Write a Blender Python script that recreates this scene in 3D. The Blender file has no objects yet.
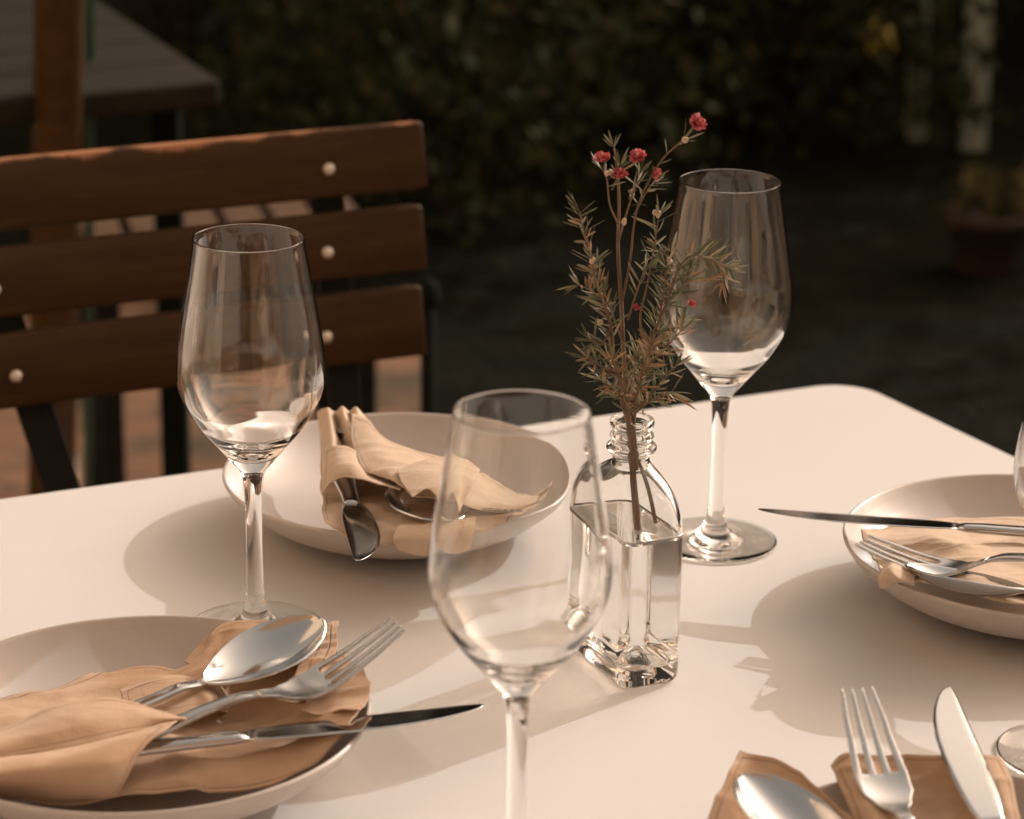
import bpy, bmesh, math, random
from mathutils import Vector, Matrix, noise
random.seed(7)
PI = math.pi
S = bpy.context.scene
C = S.collection

# ------------------------------------------------------------------ camera maths (table top is z = 0, ground z = GZ)
F, TH, RO, HC = 2559.1, .3251, .01531, .573
GZ = -.75
FW = Vector((0, math.cos(TH), -math.sin(TH))); UP0 = Vector((0, math.sin(TH), math.cos(TH))); RT0 = Vector((1, 0, 0))
RT = RT0*math.cos(RO) + UP0*math.sin(RO); UP = -RT0*math.sin(RO) + UP0*math.cos(RO)
EYE = Vector((0, 0, HC))
def ray(px, py): return FW + RT*((px-512)/F) - UP*((py-409.5)/F)
def un(px, py, z=0.): d = ray(px, py); return EYE + d*((z-HC)/d.z)      # point at height z
def uny(px, py, y): d = ray(px, py); return EYE + d*(y/d.y)             # point at distance y

# ------------------------------------------------------------------ materials
def newmat(name):
    m = bpy.data.materials.new(name); m.use_nodes = True
    return m, m.node_tree.nodes, m.node_tree.links, m.node_tree.nodes['Principled BSDF']
def setp(b, **k):
    for n, v in k.items(): b.inputs[n.replace('_', ' ')].default_value = v
def col(c): return (c[0], c[1], c[2], 1)
def noise_node(N, L, scale, detail=4, rough=.55, coord='Object', vec_scale=None):
    tc = N.new('ShaderNodeTexCoord'); n = N.new('ShaderNodeTexNoise')
    n.inputs['Scale'].default_value = scale; n.inputs['Detail'].default_value = detail; n.inputs['Roughness'].default_value = rough
    if vec_scale:
        mp = N.new('ShaderNodeMapping'); mp.inputs['Scale'].default_value = vec_scale
        L.new(tc.outputs[coord], mp.inputs['Vector']); L.new(mp.outputs['Vector'], n.inputs['Vector'])
    else: L.new(tc.outputs[coord], n.inputs['Vector'])
    return n
def ramp(N, L, src, stops):
    r = N.new('ShaderNodeValToRGB'); e = r.color_ramp.elements
    while len(e) < len(stops): e.new(.5)
    for i, (p, c) in enumerate(stops): e[i].position = p; e[i].color = col(c)
    L.new(src, r.inputs['Fac']); return r
def bump(N, L, src, b, strength, dist=.001, prev=None):
    bp = N.new('ShaderNodeBump'); bp.inputs['Strength'].default_value = strength; bp.inputs['Distance'].default_value = dist
    L.new(src, bp.inputs['Height'])
    if prev: L.new(prev.outputs['Normal'], bp.inputs['Normal'])
    L.new(bp.outputs['Normal'], b.inputs['Normal']); return bp
def mottled(name, stops, scale, rough=.6, bs=.3, bd=.001, bscale=None, vec_scale=None, **k):
    m, N, L, b = newmat(name)
    n = noise_node(N, L, scale, vec_scale=vec_scale); r = ramp(N, L, n.outputs['Fac'], stops); L.new(r.outputs['Color'], b.inputs['Base Color'])
    n2 = noise_node(N, L, bscale or scale*4, vec_scale=vec_scale); bump(N, L, n2.outputs['Fac'], b, bs, bd)
    setp(b, Roughness=rough, **k); return m
def glassmat(name, ior, tint=(1, 1, 1), rough=0.):
    m, N, L, b = newmat(name)
    setp(b, Base_Color=col(tint), Roughness=rough, IOR=ior, Transmission_Weight=1.)
    return m
M = {}
M['glass'] = glassmat('clear_glass', 1.5, (.985, .99, .985))
M['bottle'] = glassmat('bottle_glass', 1.47, (.985, .99, .988))
M['wet_glass'] = glassmat('glass_water_interface', 1.128, (.985, .985, .98))
M['water'] = glassmat('water', 1.33, (.97, .97, .965))

def steel(name, base, r0, r1):
    m, N, L, b = newmat(name)
    n = noise_node(N, L, 60, 5, vec_scale=(.25, 3, 3)); mr = N.new('ShaderNodeMapRange'); mr.inputs['To Min'].default_value = r0; mr.inputs['To Max'].default_value = r1
    L.new(n.outputs['Fac'], mr.inputs['Value']); L.new(mr.outputs['Result'], b.inputs['Roughness'])
    n2 = noise_node(N, L, 400, 3, vec_scale=(.08, 1.5, 1)); bump(N, L, n2.outputs['Fac'], b, .10, .0002)
    setp(b, Base_Color=col(base), Metallic=1.); return m
M['steel'] = steel('polished_steel', (.57, .585, .60), .07, .17)
M['steel_satin'] = steel('satin_steel', (.54, .555, .57), .2, .32)
M['blade'] = steel('blade_steel', (.56, .575, .59), .05, .12)

# table top: painted / laminate, very fine mottling
m, N, L, b = newmat('table_top_paint')
n = noise_node(N, L, 3.5, 4); r = ramp(N, L, n.outputs['Fac'], [(.3, (.60, .598, .593)), (.5, (.635, .628, .62)), (.7, (.62, .615, .612))]); L.new(r.outputs['Color'], b.inputs['Base Color'])
n2 = noise_node(N, L, 900, 2); bp = bump(N, L, n2.outputs['Fac'], b, .25, .0004)
n3 = noise_node(N, L, 25, 3); bump(N, L, n3.outputs['Fac'], b, .05, .002, bp)
setp(b, Roughness=.55, Specular_IOR_Level=.35); M['table'] = m
# stoneware plate: satin glaze
m, N, L, b = newmat('stoneware_glaze')
n = noise_node(N, L, 18, 5); r = ramp(N, L, n.outputs['Fac'], [(.3, (.485, .435, .405)), (.7, (.53, .48, .445))]); L.new(r.outputs['Color'], b.inputs['Base Color'])
n2 = noise_node(N, L, 500, 3); bp = bump(N, L, n2.outputs['Fac'], b, .15, .0003)
n3 = noise_node(N, L, 30, 4); bump(N, L, n3.outputs['Fac'], b, .12, .002, bp)
setp(b, Roughness=.32, Specular_IOR_Level=.55); M['plate'] = m
# linen
def linen(name, c0, c1):
    m, N, L, b = newmat(name)
    tc = N.new('ShaderNodeTexCoord')
    n = noise_node(N, L, 40, 4); r = ramp(N, L, n.outputs['Fac'], [(.3, c0), (.7, c1)])
    # stitched hem a little inside the edge of the cloth ('edge' = distance to the edge in metres, stored on the mesh)
    at = N.new('ShaderNodeAttribute'); at.attribute_name = 'edge'
    sc = N.new('ShaderNodeMath'); sc.operation = 'MULTIPLY'; sc.inputs[1].default_value = 100; L.new(at.outputs['Fac'], sc.inputs[0])
    hr = ramp(N, L, sc.outputs[0], [(0, (.75, .75, .75)), (.05, (1, 1, 1)), (.52, (1, 1, 1)), (.60, (.25, .25, .25)), (.66, (.5, .5, .5)), (1, (.5, .5, .5))])
    dk = ramp(N, L, sc.outputs[0], [(0, (1, 1, 1)), (.52, (1, 1, 1)), (.60, (.78, .74, .70)), (.68, (1, 1, 1)), (1, (1, 1, 1))])
    ml = N.new('ShaderNodeMixRGB'); ml.blend_type = 'MULTIPLY'; ml.inputs[0].default_value = 1; L.new(r.outputs['Color'], ml.inputs[1]); L.new(dk.outputs[0], ml.inputs[2])
    L.new(ml.outputs[0], b.inputs['Base Color'])
    bp0 = bump(N, L, hr.outputs['Color'], b, 1., .0009)
    wa = noise_node(N, L, 1, 2, .5, vec_scale=(1500, 120, 300)); wb = noise_node(N, L, 1, 2, .5, vec_scale=(120, 1500, 300))
    mul = N.new('ShaderNodeMath'); mul.operation = 'ADD'; L.new(wa.outputs['Fac'], mul.inputs[0]); L.new(wb.outputs['Fac'], mul.inputs[1])
    bp1 = bump(N, L, mul.outputs[0], b, .45, .0004, bp0)
    n3 = noise_node(N, L, 60, 4, .5); bump(N, L, n3.outputs['Fac'], b, .5, .0022, bp1)
    setp(b, Roughness=.9, Specular_IOR_Level=.15, Sheen_Weight=.15, Sheen_Roughness=.5); return m
M['linen'] = linen('tan_linen', (.46, .315, .21), (.53, .375, .26))
M['linen_pale'] = linen('pale_linen', (.53, .405, .295), (.60, .465, .35))

# wood etc
def wood(name, dark, light, sc=6, rough=.5, worn=None):
    m, N, L, b = newmat(name)
    n = noise_node(N, L, sc, 8, .65, vec_scale=(1, 14, 14)); r = ramp(N, L, n.outputs['Fac'], [(.25, dark), (.75, light)])
    out = r.outputs['Color']
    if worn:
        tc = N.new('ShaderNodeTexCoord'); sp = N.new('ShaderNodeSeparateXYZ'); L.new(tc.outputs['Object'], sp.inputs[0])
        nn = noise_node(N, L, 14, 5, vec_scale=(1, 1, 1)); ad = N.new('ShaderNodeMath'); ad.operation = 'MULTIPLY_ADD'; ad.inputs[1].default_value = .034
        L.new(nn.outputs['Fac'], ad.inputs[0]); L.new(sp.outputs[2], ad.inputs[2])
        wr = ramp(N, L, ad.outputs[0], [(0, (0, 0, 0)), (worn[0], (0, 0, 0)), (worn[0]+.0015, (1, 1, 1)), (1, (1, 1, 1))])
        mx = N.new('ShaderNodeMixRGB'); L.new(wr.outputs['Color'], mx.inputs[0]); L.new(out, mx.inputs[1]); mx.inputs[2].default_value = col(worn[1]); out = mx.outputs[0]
    L.new(out, b.inputs['Base Color']); bump(N, L, n.outputs['Fac'], b, .5, .0025)
    setp(b, Roughness=rough, Specular_IOR_Level=.15); return m
M['slat'] = wood('stained_slat', (.028, .0138, .0045), (.068, .033, .010), 5, .5)
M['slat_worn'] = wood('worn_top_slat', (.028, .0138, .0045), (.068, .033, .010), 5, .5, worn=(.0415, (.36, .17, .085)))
M['post'] = wood('parasol_post', (.050, .030, .012), (.12, .068, .027), 5, .45)
M['oldwood'] = wood('weathered_shaded_board', (.012, .0105, .0065), (.028, .0235, .015), 4, .8)  # dark tone also carries the shade over the far table
M['palewood'] = wood('sun_bleached_slat', (.09, .052, .03), (.15, .09, .055), 5, .7)
M['render'] = mottled('ochre_render', [(.3, (.76, .62, .46)), (.7, (.82, .68, .52))], 2.5, .9)
M['brown_render'] = mottled('brown_render', [(.3, (.26, .17, .10)), (.7, (.33, .22, .14))], 2.5, .9)
M['darkpost'] = mottled('rough_dark_paint', [(.3, (.006, .008, .006)), (.7, (.010, .013, .009))], 30, .9, Specular_IOR_Level=.05)
M['blackmetal'] = mottled('black_painted_steel', [(.3, (.008, .009, .008)), (.7, (.015, .017, .014))], 30, .6, Specular_IOR_Level=.15)
M['greenmetal'] = mottled('green_painted_steel', [(.3, (.02, .06, .035)), (.7, (.03, .085, .05))], 30, .4)
M['bolt'] = mottled('zinc_bolt', [(.3, (.62, .58, .52)), (.7, (.75, .70, .62))], 200, .35, Metallic=.4)
M['palepost'] = mottled('peeling_white_paint', [(.35, (.22, .25, .19)), (.6, (.36, .39, .31))], 12, .7)
M['clay'] = mottled('fired_clay', [(.3, (.030, .018, .011)), (.7, (.050, .029, .017))], 20, .8)
M['palegrey'] = mottled('grey_ceramic', [(.3, (.35, .34, .31)), (.7, (.48, .46, .42))], 20, .5)
M['lampyellow'] = mottled('yellow_fruit', [(.3, (.72, .52, .08)), (.7, (.82, .64, .14))], 30, .5)

def leafmat(name, cols, trans=.25, rough=.5, spec=.35):
    m, N, L, b = newmat(name)
    gi = N.new('ShaderNodeNewGeometry'); r = ramp(N, L, gi.outputs['Random Per Island'], [(i/(len(cols)-1), c) for i, c in enumerate(cols)])
    L.new(r.outputs['Color'], b.inputs['Base Color'])
    n2 = noise_node(N, L, 300, 2); bump(N, L, n2.outputs['Fac'], b, .2, .0005)
    tr = N.new('ShaderNodeBsdfTranslucent'); L.new(r.outputs['Color'], tr.inputs['Color'])
    mx = N.new('ShaderNodeMixShader'); mx.inputs[0].default_value = trans
    L.new(b.outputs[0], mx.inputs[1]); L.new(tr.outputs[0], mx.inputs[2]); L.new(mx.outputs[0], N['Material Output'].inputs['Surface'])
    setp(b, Roughness=rough, Specular_IOR_Level=spec); return m
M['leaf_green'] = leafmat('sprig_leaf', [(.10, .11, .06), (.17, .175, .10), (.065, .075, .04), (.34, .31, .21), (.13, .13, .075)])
M['leaf_dry'] = leafmat('dry_leaf', [(.26, .15, .08), (.36, .23, .13), (.19, .11, .06), (.46, .34, .22), (.28, .19, .11)])
M['stem'] = mottled('sprig_stem', [(.3, (.11, .065, .04)), (.7, (.22, .145, .095))], 60, .6)
M['stem_green'] = mottled('young_stem', [(.3, (.16, .14, .06)), (.7, (.26, .21, .10))], 60, .6)
M['petal'] = leafmat('red_petal', [(.48, .06, .065), (.62, .16, .17), (.38, .04, .05), (.75, .38, .38), (.55, .11, .12)], .3)
M['bud'] = mottled('pale_bud', [(.3, (.50, .38, .26)), (.7, (.62, .50, .36))], 200, .6)
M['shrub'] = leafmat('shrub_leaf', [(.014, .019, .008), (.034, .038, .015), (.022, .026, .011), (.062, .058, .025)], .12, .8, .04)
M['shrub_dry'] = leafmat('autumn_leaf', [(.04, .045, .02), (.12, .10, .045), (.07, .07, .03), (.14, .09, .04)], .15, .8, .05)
M['bark'] = mottled('dark_bark', [(.3, (.025, .018, .012)), (.7, (.05, .036, .024))], 14, .9)

# ground: brick pavers under the chair, the shade beyond painted as near-black ground
m, N, L, b = newmat('terracotta_paving')
tc = N.new('ShaderNodeTexCoord'); mp = N.new('ShaderNodeMapping'); mp.inputs['Rotation'].default_value = (0, 0, .44); L.new(tc.outputs['Object'], mp.inputs['Vector'])
bk = N.new('ShaderNodeTexBrick'); bk.inputs['Scale'].default_value = 1.; bk.inputs['Brick Width'].default_value = .24; bk.inputs['Row Height'].default_value = .12
bk.inputs['Mortar Size'].default_value = .006; bk.inputs['Color1'].default_value = (.19, .092, .045, 1); bk.inputs['Color2'].default_value = (.25, .125, .065, 1); bk.inputs['Mortar'].default_value = (.12, .07, .04, 1)
L.new(mp.outputs[0], bk.inputs['Vector'])
n = noise_node(N, L, 4.5, 6, .6); moss = ramp(N, L, n.outputs['Fac'], [(.48, (0, 0, 0)), (.64, (1, 1, 1))])
mx = N.new('ShaderNodeMixRGB'); mx.inputs[2].default_value = (.07, .052, .025, 1); L.new(moss.outputs[0], mx.inputs[0]); L.new(bk.outputs['Color'], mx.inputs[1]); L.new(mx.outputs[0], b.inputs['Base Color'])
bump(N, L, bk.outputs['Fac'], b, .5, -.004); setp(b, Roughness=.85); M['paving'] = m
M['shade_ground'] = mottled('shaded_ground', [(.3, (.005, .0055, .0028)), (.7, (.013, .0125, .0065))], 9, .95, .8, .02, Specular_IOR_Level=.05)  # near-black colour stands in for ground lying in shade

# ------------------------------------------------------------------ mesh helpers
def mesh_obj(name, verts, faces, mat, parent=None, smooth=True, uvs=None):
    me = bpy.data.meshes.new(name); me.from_pydata([tuple(v) for v in verts], [], faces); me.update()
    if uvs:
        ul = me.uv_layers.new(name='UVMap')
        for lp in me.loops: ul.data[lp.index].uv = uvs[lp.vertex_index]
    if mat: me.materials.append(mat)
    if smooth: me.polygons.foreach_set('use_smooth', [True]*len(me.polygons))
    o = bpy.data.objects.new(name, me); C.objects.link(o)
    if parent: o.parent = parent
    return o
def thing(name, label, cat, loc=(0, 0, 0), rz=0, group=None):
    o = bpy.data.objects.new(name, None); C.objects.link(o); o.location = loc; o.rotation_euler = (0, 0, rz)
    o.empty_display_size = .02
    return tag(o, label, cat, group)
def tag(o, label, cat, group=None):
    o['label'] = label; o['category'] = cat
    if group: o['group'] = group
    return o
def struct(o): o['kind'] = 'structure'; return o
def copy_tree(o, parent=None):
    c = o.copy(); C.objects.link(c)
    if parent: c.parent = parent
    for ch in [x for x in list(S.objects) if x.parent == o]: copy_tree(ch, c)
    return c
def lathe(prof, n=96):
    """open lathe of (r, z) pairs; a point with r == 0 becomes a pole"""
    v, f, rows = [], [], []
    for r, z in prof:
        if r < 1e-7: rows.append([len(v)]); v.append((0, 0, z))
        else: rows.append(list(range(len(v), len(v)+n))); v += [(r*math.cos(2*PI*i/n), r*math.sin(2*PI*i/n), z) for i in range(n)]
    for a, b_ in zip(rows, rows[1:]):
        for i in range(n):
            j = (i+1) % n
            if len(a) == 1: f.append((a[0], b_[j], b_[i]))
            elif len(b_) == 1: f.append((a[i], a[j], b_[0]))
            else: f.append((a[i], a[j], b_[j], b_[i]))
    return v, f
def spline(pts, sub=6):
    """Catmull-Rom through tuples"""
    out = []; n = len(pts)
    for i in range(n-1):
        p0 = pts[max(i-1, 0)]; p1 = pts[i]; p2 = pts[i+1]; p3 = pts[min(i+2, n-1)]
        for k in range(sub):
            t = k/sub
            out.append(tuple(.5*((2*b)+(-a+c)*t+(2*a-5*b+4*c-d)*t*t+(-a+3*b-3*c+d)*t**3) for a, b, c, d in zip(p0, p1, p2, p3)))
    out.append(tuple(pts[-1])); return out
def bez_len(pts):  # cumulative parameterised lookup
    return pts
def interp(xs, ys, x):
    if x <= xs[0]: return ys[0]
    for i in range(len(xs)-1):
        if x <= xs[i+1]:
            t = (x-xs[i])/(xs[i+1]-xs[i]); t = t*t*(3-2*t)
            return ys[i]+(ys[i+1]-ys[i])*t
    return ys[-1]
def box_data(x0, x1, y0, y1, z0, z1):
    v = [(x, y, z) for z in (z0, z1) for y in (y0, y1) for x in (x0, x1)]
    f = [(0, 2, 3, 1), (4, 5, 7, 6), (0, 1, 5, 4), (2, 6, 7, 3), (0, 4, 6, 2), (1, 3, 7, 5)]
    return v, f
def bevelled(o, w=.002, seg=3):
    m = o.modifiers.new('b', 'BEVEL'); m.width = w; m.segments = seg; m.limit_method = 'ANGLE'
    m2 = o.modifiers.new('w', 'WEIGHTED_NORMAL'); return o
def box(name, dims, mat, parent=None, w=.002, M4=None):
    v, f = box_data(*dims); o = mesh_obj(name, [Vector(p) for p in v], f, mat, parent)
    if M4 is not None: o.matrix_local = M4
    return bevelled(o, w)
def tube(path, radii, n=8, cap=True):
    v, f = [], []; path = [Vector(p) for p in path]
    if isinstance(radii, (int, float)): radii = [radii]*len(path)
    up = Vector((0.13, .31, .94)).normalized()
    for i, p in enumerate(path):
        t = (path[min(i+1, len(path)-1)]-path[max(i-1, 0)]).normalized()
        a = t.cross(up)
        if a.length < 1e-3: a = t.cross(Vector((1, 0, 0)))
        a.normalize(); c = t.cross(a)
        for k in range(n):
            an = 2*PI*k/n; v.append(p+(a*math.cos(an)+c*math.sin(an))*radii[i])
    for i in range(len(path)-1):
        for k in range(n):
            j = (k+1) % n; f.append((i*n+k, i*n+j, (i+1)*n+j, (i+1)*n+k))
    if cap: f.append(tuple(range(n))[::-1]); f.append(tuple(range((len(path)-1)*n, len(path)*n)))
    return v, f
class MB:
    def __init__(s): s.v = []; s.f = []
    def add(s, vf): k = len(s.v); s.v += [Vector(p) for p in vf[0]]; s.f += [tuple(i+k for i in q) for q in vf[1]]; return s
    def build(s, name, mat, parent=None, smooth=True): return mesh_obj(name, s.v, s.f, mat, parent, smooth)

# ------------------------------------------------------------------ ground
gs = mesh_obj('ground', [(-30, -20, GZ), (40, -20, GZ), (40, 60, GZ), (-30, 60, GZ)], [(0, 1, 2, 3)], M['shade_ground'], smooth=False); struct(gs)
pp = [un(432, 470, GZ), un(432, 352, GZ), un(300, 338, GZ), un(160, 303, GZ), un(0, 296, GZ)]  # paving cut off along the edge of the shade
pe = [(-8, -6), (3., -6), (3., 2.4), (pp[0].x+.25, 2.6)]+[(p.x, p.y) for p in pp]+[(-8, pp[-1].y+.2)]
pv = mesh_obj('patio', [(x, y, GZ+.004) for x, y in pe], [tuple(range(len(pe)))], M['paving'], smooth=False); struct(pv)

# ------------------------------------------------------------------ table
def table():
    A = un(0, 500); d = Vector((.529, .25, 0)).normalized()
    e = Vector((.0448, -.0815, 0)).normalized()
    # corner of the two edges
    P = un(600, 415); Q = un(930, 415)
    den = d.x*(-e.y)+e.x*d.y
    r = Q-P; s = (r.x*(-e.y)+e.x*r.y)/den; corner = P+d*s
    lw, ll = 1.5, .98
    pts = [corner, corner-d*lw, corner-d*lw+e*ll, corner+e*ll]
    rad = .034; out = []
    n = len(pts)
    for i in range(n):
        p = pts[i]; a = (pts[i-1]-p).normalized(); c = (pts[(i+1) % n]-p).normalized()
        half = math.acos(max(-1, min(1, a.dot(c))))/2; dist = rad/math.tan(half); cen = p+(a+c).normalized()*(rad/math.sin(half))
        s0 = p+a*dist-cen; s1 = p+c*dist-cen
        for k in range(13): out.append(cen+(s0.lerp(s1, k/12)).normalized()*rad)
    cen = sum(pts, Vector())/4
    t = thing('dining_table', 'cream painted table with a rounded corner, laid for a meal', 'table', (cen.x, cen.y, GZ))
    rings = [(-.004, -.025), (0, -.022), (0, -.004), (-.0012, -.0012), (-.004, 0)]
    v, f = [], []; m_ = len(out)
    for off, z in rings:
        for k, p in enumerate(out):
            nr = (p-cen); nr.z = 0
            v.append(p+nr.normalized()*off+Vector((0, 0, z))-Vector((cen.x, cen.y, GZ)))
    for i in range(len(rings)-1):
        for k in range(m_):
            j = (k+1) % m_; f.append((i*m_+k, (i)*m_+j, (i+1)*m_+j, (i+1)*m_+k))
    f.append(tuple(range(m_))); f.append(tuple(range((len(rings)-1)*m_, len(rings)*m_))[::-1])
    f = [q[::-1] for q in f]
    o = mesh_obj('table_top', v, f, M['table'], t)
    bm = bmesh.new(); bm.from_mesh(o.data); bmesh.ops.recalc_face_normals(bm, faces=bm.faces); bm.to_mesh(o.data); bm.free()
    for p in o.data.polygons: p.use_smooth = len(p.vertices) == 4
    for p in pts:
        q = p+(cen-p).normalized()*.16-Vector((cen.x, cen.y, 0))
        vv, ff = tube([(q.x, q.y, 0), (q.x, q.y, .72)], .018, 20); mesh_obj('leg', vv, ff, M['blackmetal'], t)
    return t
table()

# ------------------------------------------------------------------ wine glasses
OUT = [(.0375, .0006), (.0377, .0011), (.0372, .0016), (.032, .0019), (.025, .0024), (.018, .0033), (.0125, .0052), (.0088, .0090), (.0066, .0135), (.0055, .0185)]
STEM = [(.0055, .0185), (.0049, .026), (.0046, .040), (.0045, .055), (.0046, .070), (.0049, .080), (.0053, .0865), (.0060, .0915)]
BOWL = [(.0060, .0915), (.0078, .0955), (.0112, .0995), (.0182, .1082), (.0272, .1190), (.0340, .1300), (.0387, .1405), (.0402, .1500), (.0396, .1610), (.0372, .1780), (.0335, .2000), (.0303, .2185), (.0298, .2246)]
TOPR = [(.02975, .2251), (.0294, .2253), (.02905, .2250)]
def bowl_inner():
    o = spline(BOWL[4:], 5); inn = []
    for i in range(len(o)-1, -1, -1):
        r, z = o[i]; a = o[max(i-1, 0)]; b_ = o[min(i+1, len(o)-1)]
        t = Vector((b_[0]-a[0], b_[1]-a[1])).normalized(); w = interp([.115, .135, .17, .225], [.0017, .0012, .00085, .0008], z)
        inn.append((r-t.y*w, z+t.x*w))
    return inn
def wine_glass():
    t = bpy.data.objects.new('wine_glass', None); C.objects.link(t)
    foot = [(0, .0001), (.03, .0003), (.036, .0003)] + spline(OUT, 5)
    v, f = lathe(foot, 128); mesh_obj('foot', v, f, M['glass'], t)
    v, f = lathe(spline(STEM, 4), 128); mesh_obj('stem', v, f, M['glass'], t)
    inn = bowl_inner(); low = inn[-1]
    tail = spline([low, (low[0]*.72, low[1]-.0072), (low[0]*.42, low[1]-.0125), (low[0]*.18, low[1]-.0152), (0, low[1]-.0158)], 4)[1:]
    tail[-1] = (0, tail[-1][1])
    prof = spline(BOWL, 6) + TOPR + inn + tail
    v, f = lathe(prof, 160); mesh_obj('bowl', v, f, M['glass'], t)
    return t
wg = wine_glass()
dfoot = un(997, 755)
GL = [(-.1405, 1.3088, 'clear wine glass standing behind the spoon at the near left setting'),
      (.1248, 1.4537, 'clear wine glass standing behind the flower bottle, farthest from the camera'),
      (.0044, 1.0293, 'clear wine glass nearest the camera, in front of the flower bottle'),
      (dfoot.x+.0375, dfoot.y, 'clear wine glass cut off by the right edge, beside the right plate')]
for i, (x, y, lb) in enumerate(GL):
    o = wg if i == 0 else copy_tree(wg)
    o.location = (x, y, .0004); o.rotation_euler.z = i*.7; tag(o, lb, 'wine glass', 'wine glasses on the table')

# ------------------------------------------------------------------ plates
def plate():
    outer = [(0, .0022), (.040, .0020), (.043, 0), (.047, .0002), (.052, .0028), (.064, .0055), (.078, .0105), (.090, .0175), (.099, .0260), (.1045, .0340), (.1058, .0368)]
    lip = [(.1057, .0379), (.1050, .0385), (.1040, .0382), (.1033, .0374)]
    inner = [(.1008, .0332), (.0950, .0262), (.0860, .0185), (.0740, .0118), (.0600, .0078), (.0450, .0064), (.0200, .0060), (0, .0060)]
    v, f = lathe(spline(outer, 4)+spline(lip, 3)+spline(inner, 5), 160)
    v = [(a*1.068, b_*1.068, c*.96) for a, b_, c in v]; return mesh_obj('plate', v, f, M['plate'])
p0 = plate()
PL = [(-.066, 1.473, 'pinkish grey stoneware bowl plate behind the nearest wine glass, beside the chair'),
      (-.1785, 1.131, 'pinkish grey stoneware bowl plate at bottom left, holding spoon, fork and knife'),
      (.3045, 1.368, 'pinkish grey stoneware bowl plate at the right edge under a long knife'),
      (.205, .962, 'pinkish grey stoneware bowl plate at the bottom edge, mostly hidden by its napkin')]
for i, (x, y, lb) in enumerate(PL):
    o = p0
    if i: o = p0.copy(); C.objects.link(o)
    o.scale = ((.975, .992, 1., 1.)[i],)*3
    o.location = (x, y, .0004); tag(o, lb, 'plate', 'stoneware plates on the table')

# ------------------------------------------------------------------ cutlery (local x: tip -> handle end, z up, y across)
def strip_solid(xs, hw, zt, zb, n=10, crown=0., yoff=None):
    """closed loft: half width, top z and bottom z per station, superellipse section"""
    v, f = [], []; K = 2*n
    for i, x in enumerate(xs):
        w = hw[i]; zc = (zt[i]+zb[i])/2; h = (zt[i]-zb[i])/2; yo = yoff[i] if yoff else 0
        for k in range(K):
            a = 2*PI*k/K; c, s = math.cos(a), math.sin(a); e = .45
            v.append((x, yo+w*math.copysign(abs(c)**e, c), zc+h*math.copysign(abs(s)**e, s)))
    for i in range(len(xs)-1):
        for k in range(K):
            j = (k+1) % K; f.append((i*K+k, i*K+j, (i+1)*K+j, (i+1)*K+k))
    f.append(tuple(range(K))); f.append(tuple(range((len(xs)-1)*K, len(xs)*K))[::-1])
    f = [q[::-1] for q in f]
    return v, f
def lin(a, b, n): return [a+(b-a)*i/(n-1) for i in range(n)]
def handle_part(root, x0, zf, wx, wy, tx, ty, x1, mat, name='handle'):
    xs = lin(x0, x1-.0005, 26)+[x1]
    hw = [interp(wx, wy, x) for x in xs]; hw[-1] *= .75
    th = [interp(tx, ty, x) for x in xs]; th[-1] *= .6
    return mesh_obj(name, *strip_solid(xs, hw, [zf(x)+t for x, t in zip(xs, th)], [zf(x)-t for x, t in zip(xs, th)]), mat, root)
def spoon(mat):
    root = bpy.data.objects.new('spoon', None); C.objects.link(root)
    LB = .071; zf = lambda x: interp([0, .03, .070, .088, .118, .185], [.0045, .0035, .0025, .0065, .0085, .0005], x)
    nu, nv = 36, 20; v, f = [], []
    for i in range(nu+1):
        u = i/nu; x = LB*(1-math.cos(PI*u))/2*1.0
        s = x/LB; w = .0192*(math.sin(PI*min(1, s**.85))**.62) if 0 < s < 1 else 0
        w = max(w, .0021 if s > .5 else .0006)
        for k in range(nv+1):
            q = -1+2*k/nv
            dep = .0092*(math.sin(PI*min(1, s*.97+.015))**.8)*(1-abs(q)**2.3)
            v.append((x, w*q, zf(x)-dep))
    for i in range(nu):
        for k in range(nv): a = i*(nv+1)+k; f.append((a, a+nv+1, a+nv+2, a+1))
    o = mesh_obj('bowl', v, f, mat, root)
    md = o.modifiers.new('s', 'SOLIDIFY'); md.thickness = .0012; md.offset = -1
    md = o.modifiers.new('b', 'BEVEL'); md.width = .0003; md.segments = 2; md.limit_method = 'ANGLE'
    handle_part(root, .0705, lambda x: zf(x)-.0006, [.0705, .080, .10, .15, .175, .185], [.0024, .0030, .0032, .0052, .0066, .0058], [.0705, .085, .185], [.0008, .0016, .0011], .185, mat)
    return root
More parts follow.
